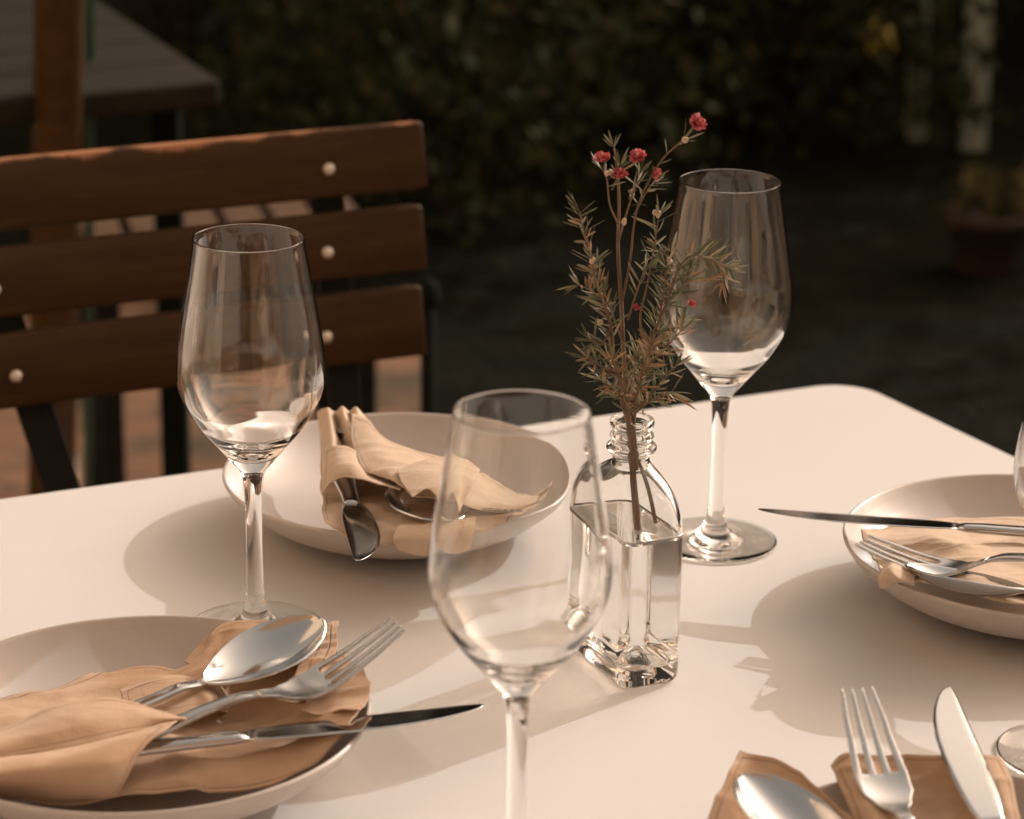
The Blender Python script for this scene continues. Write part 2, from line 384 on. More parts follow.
def fork(mat):
    root = bpy.data.objects.new('fork', None); C.objects.link(root)
    zs = [q for q in spline([(0, .0100), (.018, .0042), (.036, -.0008), (.050, -.0030), (.062, -.0010), (.075, .0045), (.092, .0085), (.125, .0085), (.190, .0005)], 8)]
    zf = lambda x: next((a[1]+(b_[1]-a[1])*(x-a[0])/(b_[0]-a[0]) for a, b_ in zip(zs, zs[1:]) if x <= b_[0]), zs[-1][1])
    TR = .043                                                   # tine root
    wx, wy = [0, .02, .043, .054, .062, .070, .080], [.0086, .0106, .0124, .0119, .0085, .0040, .0028]
    hwf = lambda x: interp(wx, wy, x)
    v, f = [], []; idx = {}
    def vert(x, y, key):
        if key not in idx: idx[key] = len(v); v.append((x, y, zf(x)+.0006*(abs(y)/.012)**2*2))
        return idx[key]
    xr = lin(TR, .078, 16)
    cols = 14                                                   # columns across: tine 2 cells, gap 2 cells
    for i, x in enumerate(xr):
        for c in range(cols+1): vert(x, hwf(x)*(2*c/cols-1), (i, c))
    for i in range(len(xr)-1):
        for c in range(cols): f.append((idx[(i, c)], idx[(i+1, c)], idx[(i+1, c+1)], idx[(i, c+1)]))
    xt = lin(0, TR, 18)[:-1]
    for t in range(4):
        c0 = t*4
        prev = [idx[(0, c0+k)] for k in range(3)]
        for j in range(len(xt)-1, -1, -1):
            x = xt[j]; y0 = hwf(x)*(2*(c0+1)/cols-1); base = hwf(TR)/cols
            hwid = base*4*(.46+.50*min(1, x/TR*1.15)**.8)*(1 if x > .002 else .55)
            if x > TR*.96: hwid = base*4
            row = []
            for k in range(3): row.append(len(v)); yy = y0+(k-1)*hwid*.5*1.0*1.0; v.append((x, yy, zf(x)+.0012*(abs(y0)/.012)**2))
            for k in range(2): f.append((row[k], prev[k], prev[k+1], row[k+1]))
            prev = row
    o = mesh_obj('head', v, f, mat, root)
    md = o.modifiers.new('s', 'SOLIDIFY'); md.thickness = .0017; md.offset = -1
    md = o.modifiers.new('b', 'BEVEL'); md.width = .0004; md.segments = 2; md.limit_method = 'ANGLE'
    handle_part(root, .0765, lambda x: zf(x)-.0007, [.0765, .09, .12, .16, .18, .190], [.0030, .0030, .0036, .0056, .0066, .0058], [.0765, .09, .19], [.0011, .0019, .0012], .190, mat)
    return root
def knife(mat, mat2):
    root = bpy.data.objects.new('knife', None); C.objects.link(root)
    xs = [0, .0008, .003, .007, .012, .020, .030, .045, .060, .078, .092, .104, .110, .115]
    top = [.0074, .0082, .0086, .0088, .0089, .0089, .0089, .0089, .0088, .0086, .0082, .0070, .0058, .0052]     # straight spine side (+y)
    bot = [.0066, .0052, .0032, .0006, -.0018, -.0048, -.0074, -.0096, -.0102, -.0098, -.0090, -.0076, -.0062, -.0052]   # belly (-y)
    v, f = [], []; n = 9; K = 2*n
    for x, a, b_ in zip(xs, top, bot):
        th = interp([0, .01, .115], [.0004, .0006, .0014], x)
        for s in (1, -1):
            for k in range(n):
                q = k/(n-1); q = q if s == 1 else 1-q
                y = a+(b_-a)*q; h = th*(1-.85*q)*(1 if 0 < k < n-1 else .8)
                v.append((x, y, s*h))
    for i in range(len(xs)-1):
        for k in range(K): j = (k+1) % K; f.append((i*K+k, (i+1)*K+k, (i+1)*K+j, i*K+j))
    f.append(tuple(range(K))); f.append(tuple(range((len(xs)-1)*K, len(xs)*K))[::-1])
    mesh_obj('blade', v, f, mat, root)
    xs = lin(.1148, .2135, 24)+[.2145]
    hw = [interp([.1148, .1165, .120, .126, .20, .2145], [.0052, .0057, .0050, .0054, .0078, .0072], x) for x in xs]; hw[-1] *= .8
    th = [interp([.1148, .1165, .120, .126, .20, .2145], [.0015, .0030, .0026, .0030, .0034, .0030], x) for x in xs]; th[-1] *= .7
    v, f = [], []; sec = [(1, .0), (.8, .62), (.5, .86), (0, .95), (-.5, .86), (-.8, .62), (-1, 0), (-.8, -.62), (-.5, -.86), (0, -.95), (.5, -.86), (.8, -.62)]; K = len(sec)
    for x, w, h in zip(xs, hw, th):
        for a, b_ in sec: v.append((x, w*a, h*b_))
    for i in range(len(xs)-1):
        for k in range(K): j = (k+1) % K; f.append((i*K+k, (i+1)*K+k, (i+1)*K+j, i*K+j))
    f.append(tuple(range(K))); f.append(tuple(range((len(xs)-1)*K, len(xs)*K))[::-1])
    o = mesh_obj('handle', v, f, mat2, root); o.data.polygons.foreach_set('use_smooth', [True]*len(o.data.polygons))
    for q in (o, root.children[0] if root.children else o):
        pass
    return root
def place(o, tip, ref, roll=0., flip=1):
    """tip and ref are (px, py, z): the tip of the thing and a point farther along its handle"""
    a = un(*tip) if not isinstance(tip, Vector) else tip; b_ = un(*ref) if not isinstance(ref, Vector) else ref
    x = (b_-a).normalized(); z = Vector((0, 0, 1)); z = (z-x*z.dot(x)).normalized(); y = z.cross(x)
    R = Matrix((x, y, z)).transposed().to_4x4() @ Matrix.Rotation(roll, 4, 'X')
    if flip < 0: R = R @ Matrix.Diagonal((1, -1, 1, 1))
    o.matrix_world = Matrix.Translation(a) @ R
KN = knife(M['blade'], M['steel']); FK = fork(M['steel_satin']); SP = spoon(M['steel'])
def cutlery(proto, tip, ref, roll, label, cat, group, first=set(), flip=1, mats=None):
    o = proto if proto.name not in first else copy_tree(proto)
    first.add(proto.name); place(o, tip, ref, roll, flip); tag(o, label, cat, group)
    return o
gk, gf, gsn = 'table knives', 'table forks', 'table spoons'
# near left setting
cutlery(KN, (486, 710, .043), (222, 739, .0375), .10, 'steel table knife pointing right from the napkin on the bottom left plate', 'knife', gk, flip=-1)
cutlery(FK, (402, 640, .062), (185, 735, .034), -.05, 'steel fork with raised tines between spoon and knife at bottom left', 'fork', gf)
cutlery(SP, (322, 626, .051), (203, 686, .037), -.16, 'shiny steel spoon lying on the tan napkin in front of the left wine glass', 'spoon', gsn)
# far setting
cutlery(KN, (371, 560, .058), (352, 503, .046), .0, 'steel knife hanging its dark blade over the far plate\'s near rim', 'knife', gk)
cutlery(FK, (508, 528, .044), (356, 440, .048), .25, 'steel fork half wrapped in the far plate\'s pale napkin, tines to the right', 'fork', gf)
cutlery(SP, (440, 527, .047), (350, 434, .046), .1, 'steel spoon tucked under the fold of the far plate\'s pale napkin', 'spoon', gsn)
# right setting
cutlery(KN, (757, 512, .046), (960, 527, .047), -.12, 'steel knife laid across the right plate, tip sticking out past its rim', 'knife', gk)
cutlery(FK, (864, 556, .038), (985, 568, .050), .05, 'steel fork on the right plate with its tines over the rim', 'fork', gf)
cutlery(SP, (907, 571, .045), (1012, 590, .050), -.25, 'steel spoon tilted low on the right plate\'s napkin edge', 'spoon', gsn)
# bottom right setting
cutlery(KN, (934, 687, .056), (996, 830, .042), .0, 'satin steel knife standing out from the bottom right napkin', 'knife', gk, flip=1)
cutlery(FK, (853, 703, .064), (900, 815, .040), .0, 'steel fork with four long tines leaning out at the bottom right napkin', 'fork', gf)
cutlery(SP, (742, 782, .050), (830, 850, .040), .0, 'steel spoon at the bottom edge resting on the tan napkin', 'spoon', gsn)

# ------------------------------------------------------------------ napkins: layered spline patches of cloth
def samp(s_, t):
    q = t*(len(s_)-1); i = min(int(q), len(s_)-2); return Vector(s_[i]).lerp(Vector(s_[i+1]), q-i)
def patch_pts(rows, nu=64, nv=64, seed=0, wr=.0012, ws=28):
    G = [[un(*p) for p in r] for r in rows]
    ns = []
    for r in G:
        s = spline([tuple(p) for p in r], 12); ns.append([samp(s, k/nv) for k in range(nv+1)])
    cols_ = []
    for k in range(nv+1):
        s = spline([tuple(ns[i][k]) for i in range(len(ns))], 12); cols_.append([samp(s, j/nu) for j in range(nu+1)])
    v, uv, f = [], [], []
    for j in range(nu+1):
        for k in range(nv+1):
            p = cols_[k][j]; q = p*ws+Vector((seed*3.1, 0, seed))
            rg = noise.noise(Vector((q.x*.8+q.y*.35+seed, q.y*2.0-q.x*.3, 0))); rg = (1-min(1, abs(rg)*2.4))**2
            d = .9*rg+noise.noise(q)+.6*noise.noise(q*2.3)+.35*noise.noise(Vector((q.x*1.5, q.y*5, q.z*5)))
            e = Vector((noise.noise(q+Vector((9, 0, 0))), noise.noise(q+Vector((0, 9, 0))), 0))*wr*1.3
            v.append(p+e+Vector((0, 0, d*wr))); uv.append(0)
    W1 = nv+1
    Lu = sum((v[(j+1)*W1+nv//2]-v[j*W1+nv//2]).length for j in range(nu)); Lv = sum((v[(nu//2)*W1+k+1]-v[(nu//2)*W1+k]).length for k in range(nv))
    uv = [min(j/nu*Lu, (1-j/nu)*Lu, k/nv*Lv, (1-k/nv)*Lv) for j in range(nu+1) for k in range(nv+1)]
    for j in range(nu):
        for k in range(nv): a = j*(nv+1)+k; f.append((a, a+1, a+nv+2, a+nv+1))
    return v, f, uv
def napkin(label, patches, mat, thick=.0008):
    V, Fc, U = [], [], []
    for i, pt in enumerate(patches):
        rows, wr = pt[0], pt[1]
        v, f, uv = patch_pts(rows, seed=i+len(label), wr=wr);
        if len(pt) > 2: uv = [.05]*len(uv)
        k = len(V); V += v; U += uv; Fc += [tuple(a+k for a in q) for q in f]
    o = mesh_obj('napkin', V, Fc, mat)
    at = o.data.attributes.new('edge', 'FLOAT', 'POINT'); at.data.foreach_set('value', U)
    md = o.modifiers.new('s', 'SOLIDIFY'); md.thickness = thick; md.offset = 0
    tag(o, label, 'napkin', 'linen napkins on the plates'); return o

# bottom left napkin
napkin('tan linen napkin folded round the cutlery on the bottom left plate', [
    # lying layer: rows run from the back edge to the front edge, points from left to right
    ([[(-40, 705, .030), (60, 690, .022), (130, 664, .026), (190, 668, .030), (222, 628, .038), (262, 622, .042), (300, 628, .043), (337, 625, .043)],
      [(-40, 730, .028), (60, 712, .024), (130, 690, .026), (190, 683, .030), (232, 655, .036), (270, 650, .040), (315, 650, .042), (330, 640, .044)],
      [(-40, 750, .026), (60, 735, .024), (130, 715, .024), (190, 705, .026), (240, 690, .024), (285, 682, .030), (330, 672, .040), (352, 664, .044)],
      [(-40, 770, .026), (60, 760, .022), (130, 742, .022), (190, 733, .020), (250, 722, .016), (290, 712, .022), (335, 700, .038), (368, 686, .042)],
      [(-40, 790, .026), (60, 782, .024), (130, 772, .026), (190, 766, .026), (250, 757, .028), (295, 746, .032), (330, 734, .038), (356, 722, .040)],
      [(-40, 806, .020), (60, 802, .018), (130, 798, .020), (190, 795, .018), (240, 790, .018), (285, 778, .024), (318, 762, .030), (342, 742, .036)]], .0026),
    # light wave under the spoon handle
    ([[(120, 690, .032), (150, 678, .036), (180, 675, .036), (205, 680, .034), (236, 688, .020)],
      [(125, 712, .031), (155, 700, .033), (190, 692, .035), (215, 698, .033), (238, 702, .014)],
      [(120, 728, .028), (160, 720, .030), (195, 712, .031), (215, 712, .028), (236, 714, .010)]], .0008),
    # right hand folds beside the spoon and under the fork tines
    ([[(318, 630, .044), (328, 624, .046), (337, 622, .046)],
      [(306, 652, .043), (322, 650, .045), (335, 648, .046)],
      [(292, 680, .041), (310, 680, .043), (326, 676, .043)],
      [(276, 702, .036), (292, 704, .038), (306, 704, .036)]], .0022),
    ([[(326, 668, .044), (342, 664, .046), (356, 664, .046), (372, 682, .046)],
      [(316, 690, .042), (334, 690, .044), (352, 690, .045), (368, 698, .045)],
      [(302, 712, .038), (324, 714, .040), (344, 716, .042), (360, 716, .043)]], .0024, 0),
    ([[(186, 664, .030), (205, 640, .036), (222, 626, .041), (252, 621, .043)],
      [(205, 672, .032), (224, 650, .037), (238, 636, .041), (262, 630, .043)],
      [(226, 676, .033), (244, 660, .037), (258, 648, .040), (276, 644, .042)]], .0020, 0),
    # upper flap
    ([[(-60, 742, .036), (0, 730, .038), (50, 708, .044), (98, 699, .048), (130, 702, .048), (160, 712, .046), (186, 719, .044)],
      [(-60, 752, .042), (0, 742, .045), (50, 725, .050), (98, 715, .052), (130, 714, .050), (160, 718, .047), (186, 720, .044)],
      [(-60, 762, .040), (0, 757, .042), (50, 750, .044), (92, 742, .045), (125, 734, .045), (158, 725, .044), (184, 721, .043)]], .0006),
    # lower sleeve round the handles
    ([[(-60, 764, .038), (0, 757, .039), (50, 750, .041), (92, 742, .043), (130, 732, .044), (178, 721, .044)],
      [(-60, 768, .045), (0, 763, .047), (50, 757, .049), (88, 752, .050), (120, 745, .051), (158, 735, .049)],
      [(-60, 780, .044), (0, 776, .046), (50, 772, .047), (85, 768, .048), (112, 765, .049), (139, 754, .047)],
      [(-60, 793, .034), (0, 790, .035), (50, 789, .036), (80, 786, .037), (108, 783, .038), (128, 775, .038)],
      [(-60, 801, .022), (0, 800, .022), (50, 800, .022), (78, 799, .022), (102, 798, .022), (116, 796, .023)]], .0005),
], M['linen'])

# far napkin: a gathered hank over the back, a sleeve, and a flap trailing to the right
def gathered(cx, rows):
    return rows
napkin('pale linen napkin gathered round the cutlery on the far plate', [
    # under layer that lies down to the near rim
    ([[(322, 470, .030), (345, 470, .034), (380, 470, .038), (420, 470, .038), (470, 474, .036), (530, 500, .040), (558, 486, .050)],
      [(322, 495, .034), (345, 495, .036), (380, 500, .040), (420, 502, .040), (470, 503, .040), (520, 508, .044), (552, 496, .047)],
      [(322, 515, .042), (345, 520, .043), (380, 525, .045), (420, 524, .046), (470, 521, .046), (505, 518, .046), (538, 508, .046)],
      [(324, 523, .044), (345, 533, .044), (380, 545, .042), (410, 552, .038), (440, 551, .038), (466, 541, .041), (503, 524, .044)]], .0024),
    # gathered ridges from the peak
    ([[(318, 412, .050), (328, 408, .058), (335, 413, .050), (342, 407, .060), (350, 412, .052), (356, 408, .060), (368, 420, .050)],
      [(320, 432, .046), (332, 428, .056), (341, 440, .044), (350, 430, .058), (357, 442, .046), (368, 436, .055), (384, 446, .046)],
      [(321, 452, .046), (335, 450, .056), (349, 462, .044), (358, 448, .056), (366, 468, .044), (384, 460, .052), (410, 464, .046)],
      [(322, 475, .046), (338, 470, .056), (352, 476, .054), (366, 470, .056), (380, 482, .050), (405, 478, .052), (440, 482, .048)]], .0006, 0),
    # sleeve over the handles
    ([[(322, 450, .050), (336, 446, .058), (350, 448, .060), (364, 460, .058), (382, 473, .056), (402, 487, .052)],
      [(321, 470, .051), (336, 464, .060), (350, 464, .062), (364, 472, .060), (382, 480, .057), (402, 488, .052)],
      [(323, 494, .046), (330, 483, .054), (344, 477, .058), (362, 479, .060), (382, 485, .062), (401, 490, .062)]], .0005),
    # big flap sloping right with a pointed end
    ([[(352, 414, .060), (368, 420, .062), (384, 438, .062), (410, 450, .062), (445, 460, .058), (475, 478, .052), (526, 500, .046), (557, 486, .054)],
      [(352, 440, .060), (370, 446, .063), (392, 456, .064), (414, 466, .063), (446, 474, .058), (478, 490, .052), (515, 504, .047), (553, 491, .050)],
      [(360, 464, .060), (382, 470, .063), (398, 480, .064), (414, 488, .063), (440, 490, .058), (470, 502, .052), (505, 511, .047), (546, 501, .047)],
      [(368, 473, .060), (388, 479, .062), (402, 488, .063), (413, 497, .062), (436, 500, .057), (468, 511, .051), (500, 517, .046), (529, 509, .044)]], .0008),
    # folded strap that crosses behind the nearest glass
    ([[(398, 470, .066), (420, 462, .068), (445, 458, .068), (472, 470, .064)],
      [(402, 484, .066), (424, 474, .069), (444, 476, .068), (458, 490, .064)],
      [(412, 497, .065), (428, 490, .067), (440, 500, .066), (446, 512, .060)]], .0006, 0),
    # corner hanging over the near rim
    ([[(400, 528, .049), (425, 526, .050), (450, 523, .050), (468, 520, .050)],
      [(392, 541, .046), (418, 541, .045), (442, 539, .045), (466, 535, .046)],
      [(400, 552, .038), (420, 556, .036), (440, 558, .036), (463, 552, .039)]], .0014, 0),
], M['linen_pale'])

# right napkin
napkin('pale linen napkin crumpled under fork and spoon on the right plate', [
    ([[(862, 533, .036), (885, 529, .030), (930, 520, .026), (980, 520, .024), (1040, 520, .024), (1100, 525, .026)],
      [(866, 546, .036), (890, 548, .032), (930, 538, .036), (985, 545, .030), (1040, 548, .036), (1100, 545, .032)],
      [(876, 562, .040), (905, 566, .038), (940, 556, .036), (985, 566, .040), (1040, 570, .038), (1100, 570, .036)],
      [(878, 572, .042), (910, 578, .043), (950, 586, .043), (985, 592, .043), (1040, 597, .043), (1100, 597, .043)],
      [(880, 584, .037), (912, 584, .042), (950, 592, .042), (985, 599, .042), (1030, 605, .042), (1100, 608, .040)]], .0022),
    ([[(884, 566, .046), (892, 564, .050), (902, 568, .048), (916, 576, .045)],
      [(878, 578, .044), (888, 574, .050), (900, 580, .048), (914, 582, .046)],
      [(878, 590, .036), (888, 590, .038), (900, 584, .042), (915, 586, .043)]], .0012, 0),
    ([[(905, 560, .034), (950, 548, .044), (1000, 545, .040), (1060, 548, .044)],
      [(910, 568, .038), (955, 562, .042), (1005, 566, .044), (1060, 570, .040)],
      [(960, 590, .043), (980, 588, .045), (1010, 592, .046), (1060, 592, .046)]], .0014),
], M['linen_pale'])

# bottom right napkin
napkin('tan linen napkin under spoon, fork and knife on the bottom right plate', [
    ([[(741, 752, .044), (760, 757, .045), (778, 762, .044), (800, 776, .042), (822, 795, .040), (850, 818, .036), (870, 850, .030)],
      [(728, 775, .044), (750, 775, .040), (772, 782, .038), (795, 795, .036), (815, 812, .034), (840, 838, .030), (862, 870, .026)],
      [(716, 800, .043), (742, 800, .037), (768, 806, .034), (788, 818, .032), (805, 835, .030), (825, 862, .026), (850, 890, .022)],
      [(702, 835, .040), (730, 835, .035), (755, 842, .030), (775, 855, .028), (790, 870, .026), (812, 890, .022), (840, 915, .020)]], .0016),
    ([[(832, 765, .043), (845, 754, .047), (870, 756, .046), (905, 757, .044), (945, 757, .046), (985, 757, .046), (1003, 760, .044)],
      [(838, 785, .041), (860, 776, .044), (882, 780, .040), (915, 782, .036), (955, 780, .040), (992, 778, .044), (1010, 782, .042)],
      [(850, 812, .036), (870, 805, .040), (895, 812, .035), (925, 812, .032), (965, 810, .035), (1002, 808, .040), (1018, 812, .038)],
      [(866, 850, .030), (885, 845, .034), (910, 850, .030), (940, 850, .028), (975, 850, .030), (1010, 848, .034), (1028, 850, .034)]], .0014),
], M['linen'])

# ------------------------------------------------------------------ flower bottle
BC = Vector((.0632, 1.270, .0004)); BANG = math.atan2(.42, .9)   # local x = short side (towards right), y = long side (to the back)
def rr(a, hx, hy, r):
    """radius of a rounded rectangle in direction a (superellipse-like)"""
    c, s = abs(math.cos(a)), abs(math.sin(a))
    lo, hi = 0, .2
    for _ in range(30):
        m_ = (lo+hi)/2; x, y = m_*c, m_*s
        qx, qy = x-(hx-r), y-(hy-r)
        d = math.hypot(max(qx, 0), max(qy, 0))+min(max(qx, qy), 0)-r
        if d > 0: hi = m_
        else: lo = m_
    return (lo+hi)/2
NB = 128
def bottle_ring(hx, hy, r, blend, circ, z):
    out = []
    for k in range(NB):
        a = 2*PI*(k+.5)/NB; q = rr(a, hx, hy, min(r, hx*.98))*(1-blend)+circ*blend
        out.append((q*math.cos(a), q*math.sin(a), z))
    return out
HX, HY, HR = .0180, .0325, .0075
def rings_to(vr, f, rings):
    for rg in rings: vr += rg
def loft(rings, flipn=False, capa=None, capb=None):
    v, f = [], []
    for rg in rings: v += rg
    for i in range(len(rings)-1):
        for k in range(NB): j = (k+1) % NB; f.append((i*NB+k, i*NB+j, (i+1)*NB+j, (i+1)*NB+k))
    if capa is not None:
        c = len(v); v.append(capa); f += [(c, (k+1) % NB, k) for k in range(NB)]
    if capb is not None:
        c = len(v); v.append(capb); o = (len(rings)-1)*NB; f += [(c, o+k, o+(k+1) % NB) for k in range(NB)]
    return v, f
bt = thing('flower_bottle', 'small clear glass bottle of water holding the flowering sprigs', 'bottle', BC, BANG)
def shoulder(z, t):          # size of the body section in the shoulder, t 0..1
    s = math.sqrt(max(0, 1-t*t)); return s
rings = []
for hz, k in ((0, .86), (.0008, .93), (.0025, .985), (.006, 1), (.03, 1), (.06, 1), (.082, 1)):
    rings.append(bottle_ring(HX*k if k < 1 else HX, HY-(1-k)*HX, HR, 0, 0, hz))
for i in range(1, 17):
    t = i/16; s = math.cos(t*PI/2*.97); z = .082+.035*math.sin(t*PI/2*.97)
    nr = .0098
    hx = nr+(HX-nr)*s; hy = nr+(HY-nr)*s
    rings.append(bottle_ring(hx, hy, HR+(nr-HR)*(1-s), (1-s)**1.6, nr, z))
neck_out = [(.0098, .1195), (.0100, .1215), (.0128, .1232), (.0134, .1248), (.0128, .1264), (.0104, .1276), (.0100, .1290), (.0112, .1302), (.0117, .1316), (.0110, .1330), (.0102, .1342), (.0104, .1356), (.0115, .1368), (.0118, .1386), (.0114, .1402), (.0104, .1410), (.0094, .1404)]
for r, z in spline(neck_out, 3): rings.append(bottle_ring(HX, HY, HR, 1, r, z))
for r, z in spline([(.0090, .139), (.0086, .134), (.0084, .126), (.0082, .118)], 3): rings.append(bottle_ring(HX, HY, HR, 1, r, z))
W = .0015; HRI = .0068
for i in range(15, -1, -1):
    t = i/16; s = math.cos(t*PI/2*.97); z = .0815+.033*math.sin(t*PI/2*.97); nr = .0080
    hx = nr+(HX-W-nr)*s; hy = nr+(HY-W-nr)*s
    rings.append(bottle_ring(hx, hy, HRI+(nr-HRI)*(1-s), (1-s)**1.6, nr, z))
WL = .0830
inner_ring = lambda z: bottle_ring(HX-W, HY-W, HRI, 0, 0, z)
rings.append(inner_ring(WL))
v, f = loft(rings, capa=(0, 0, .0006)); body = mesh_obj('glass_body', v, f, M['bottle'], bt)
# water: its skin IS the glass-water interface below the water line, plus the free surface
def wet(k, z): return bottle_ring((HX-W)*k, (HY-W)-(1-k)*(HX-W), max(.002, HRI*k), 0, 0, z)
wr_ = [inner_ring(z) for z in (WL, .06, .03, .014)]+[wet(.97, .0118), wet(.90, .0104), wet(.75, .0096), wet(.5, .0094), wet(.25, .0098)]
v, f = loft(wr_, capb=(0, 0, .0102)); k0 = len(v)
v += list(wr_[0])+[(0, 0, WL)]; nf = len(f); f += [(k0+NB, k0+k, k0+(k+1) % NB) for k in range(NB)]
wat = mesh_obj('water', v, f, M['wet_glass'], bt); wat.data.materials.append(M['water'])
for p_ in wat.data.polygons:
    if p_.index >= nf: p_.material_index = 1; p_.use_smooth = False

# ------------------------------------------------------------------ sprigs
def leaf_blade(p, d, nrm, ln, w, curl=.15):
    d = d.normalized(); s = d.cross(nrm)
    if s.length < 1e-4: s = Vector((1, 0, 0))
    s.normalize(); n2 = s.cross(d)
    pts = [(0, .25), (.3, .9), (.6, 1.), (.85, .6), (1., .06)]
    v = []; f = []
    for t, ww in pts:
        c = p+d*(ln*t)+n2*(curl*ln*t*t)
        v += [c-s*w*ww*.5, c+n2*(-w*.14*ww), c+s*w*ww*.5]
    for i in range(len(pts)-1):
        a = i*3; f += [(a, a+1, a+4, a+3), (a+1, a+2, a+5, a+4)]
    return v, f
def rndu(): return Vector((random.gauss(0, 1), random.gauss(0, 1), random.gauss(0, 1))).normalized()
def branch_path(pts): return [Vector(q) for q in spline([tuple(uny(px, py, y)) for px, py, y in pts], 6)]
def tufts(path, mb, n0, dens, ln, w, spread=.9, mbd=None, dry=0.):
    acc = 0
    for i in range(n0, len(path)-1):
        a, b_ = path[i], path[i+1]; seg = (b_-a).length; t = (b_-a).normalized(); acc += seg*dens*1.2
        while acc >= 1:
            acc -= 1; p = a.lerp(b_, random.random())
            o = rndu(); o = (o-t*o.dot(t)).normalized(); d = (t*random.uniform(.25, .9)+o*spread*random.uniform(.6, 1.5)+Vector((0, 0, .1))).normalized()
            q = mbd if (mbd and random.random() < dry) else mb
            q.add(leaf_blade(p, d, rndu(), ln*random.uniform(.45, 1.35), w*random.uniform(.7, 1.2), random.uniform(-.15, .3)))
    p = path[-1]; t = (path[-1]-path[-3]).normalized()
    for _ in range(5):
        o = rndu(); d = (t*.9+o*.7).normalized(); q = mbd if (mbd and random.random() < dry) else mb
        q.add(leaf_blade(p, d, rndu(), ln*random.uniform(.6, 1.1), w, .1))
def flower(root, px, py, y, r=.0042, tilt=Vector((0, -.5, 1))):
    c = uny(px, py, y); mb = MB(); ax = (tilt+rndu()*.35).normalized(); u = ax.cross(Vector((1, .2, 0))).normalized(); w_ = ax.cross(u)
    for ring, (cnt, rad, up) in enumerate(((11, 1., .2), (11, .8, .6), (9, .5, 1.1), (5, .2, 1.3))):
        for k in range(cnt):
            a = 2*PI*k/cnt+ring*.5+random.uniform(-.15, .15); o = u*math.cos(a)+w_*math.sin(a)
            d = (o*rad+ax*up*.7).normalized(); p = c+o*r*.12
            ln = r*random.uniform(.8, 1.1); s = d.cross(ax)
            if s.length < .05: s = u
            s.normalize(); n2 = s.cross(d); vv, ff = [], []
            for t, ww in ((0, .2), (.35, .5), (.7, .72), (.92, .5), (1., .2)):
                cc = p+d*ln*t+n2*ln*.25*t*t; vv += [cc-s*r*.34*ww, cc+n2*r*(-.05), cc+s*r*.34*ww]
            for i in range(4): b0 = i*3; ff += [(b0, b0+1, b0+4, b0+3), (b0+1, b0+2, b0+5, b0+4)]
            mb.add((vv, ff))
    return mb.build('flower', M['petal'], root)
def to_local(root): pass
def sprig(label, stems, tw, group='flowering sprigs in the bottle', flowers=(), buds=(), stem_r=.0012, dens=700, dry=.1, ln=.0115):
    root = thing('flower_sprig', label, 'sprig', (0, 0, 0), 0, group)
    stm = MB(); gm = MB(); dm = MB()
    for i, (pts, r0, r1, n0, dn, dr) in enumerate(stems):
        pa = branch_path(pts); k = len(pa); stm.add(tube(pa, [r0+(r1-r0)*q/(k-1) for q in range(k)], 7))
        if dn: tufts(pa, gm, n0, dn, ln, .0013, mbd=dm, dry=dr)
    base = branch_path(stems[0][0])[0]
    stm.build('stem', M['stem'], root); gm.build('foliage', M['leaf_green'], root)
    if dm.v: dm.build('dry_foliage', M['leaf_dry'], root)
    for fl in flowers: flower(root, *fl)
    for px, py, y in buds:
        c = uny(px, py, y); b2 = MB()
        for k in range(3):
            vv, ff = lathe([(0, -.0016), (.0009, -.0012), (.0013, 0), (.0010, .0010), (0, .0017)], 10); of = rndu()*.0012
            b2.add(([Vector(q)+c+of for q in vv], ff))
        b2.build('bud', M['bud'], root)
    for ch in root.children: ch.data.transform(Matrix.Translation(-base))
    root.location = base
    return root
Y0 = 1.266
sprig('tallest woody sprig with most of the red flowers, upright in the bottle', [
    ([(637, 532, Y0-.004), (634, 490, Y0-.002), (630, 440, Y0), (628, 410, Y0), (624, 360, Y0+.003), (621, 300, Y0+.004), (618, 250, Y0+.004), (619, 200, Y0+.003), (616, 160, Y0), (614, 148, Y0)], .0019, .0005, 54, 420, .05),
    ([(624, 345, Y0+.003), (614, 318, Y0), (606, 296, Y0-.004), (596, 270, Y0-.008)], .0007, .0004, 6, 560, .35),
    ([(619, 225, Y0+.003), (610, 205, Y0), (607, 180, Y0), (603, 170, Y0)], .0006, .0003, 9, 350, .0),
    ([(619, 240, Y0+.003), (626, 215, Y0), (634, 190, Y0-.002), (640, 172, Y0-.002)], .0006, .0003, 8, 500, .0),
    ([(622, 300, Y0+.004), (630, 262, Y0+.006), (634, 225, Y0+.004), (642, 195, Y0+.002), (662, 160, Y0), (683, 140, Y0)], .0007, .0004, 14, 140, .0),
    ([(634, 215, Y0+.004), (644, 196, Y0), (654, 182, Y0)], .0005, .0003, 5, 500, .0),
    ([(612, 190, Y0), (618, 176, Y0), (620, 168, Y0)], .0005, .0003, 2, 500, .1),
], None, flowers=[(602, 160, Y0, .0044), (620, 177, Y0-.003, .0048), (638, 158, Y0-.001, .0044), (654, 174, Y0, .0038, Vector((.7, -.6, .5))), (696, 124, Y0, .0048, Vector((.2, -.9, .6)))],
   buds=[(685, 138, Y0), (634, 193, Y0), (608, 172, Y0), (626, 222, Y0)])
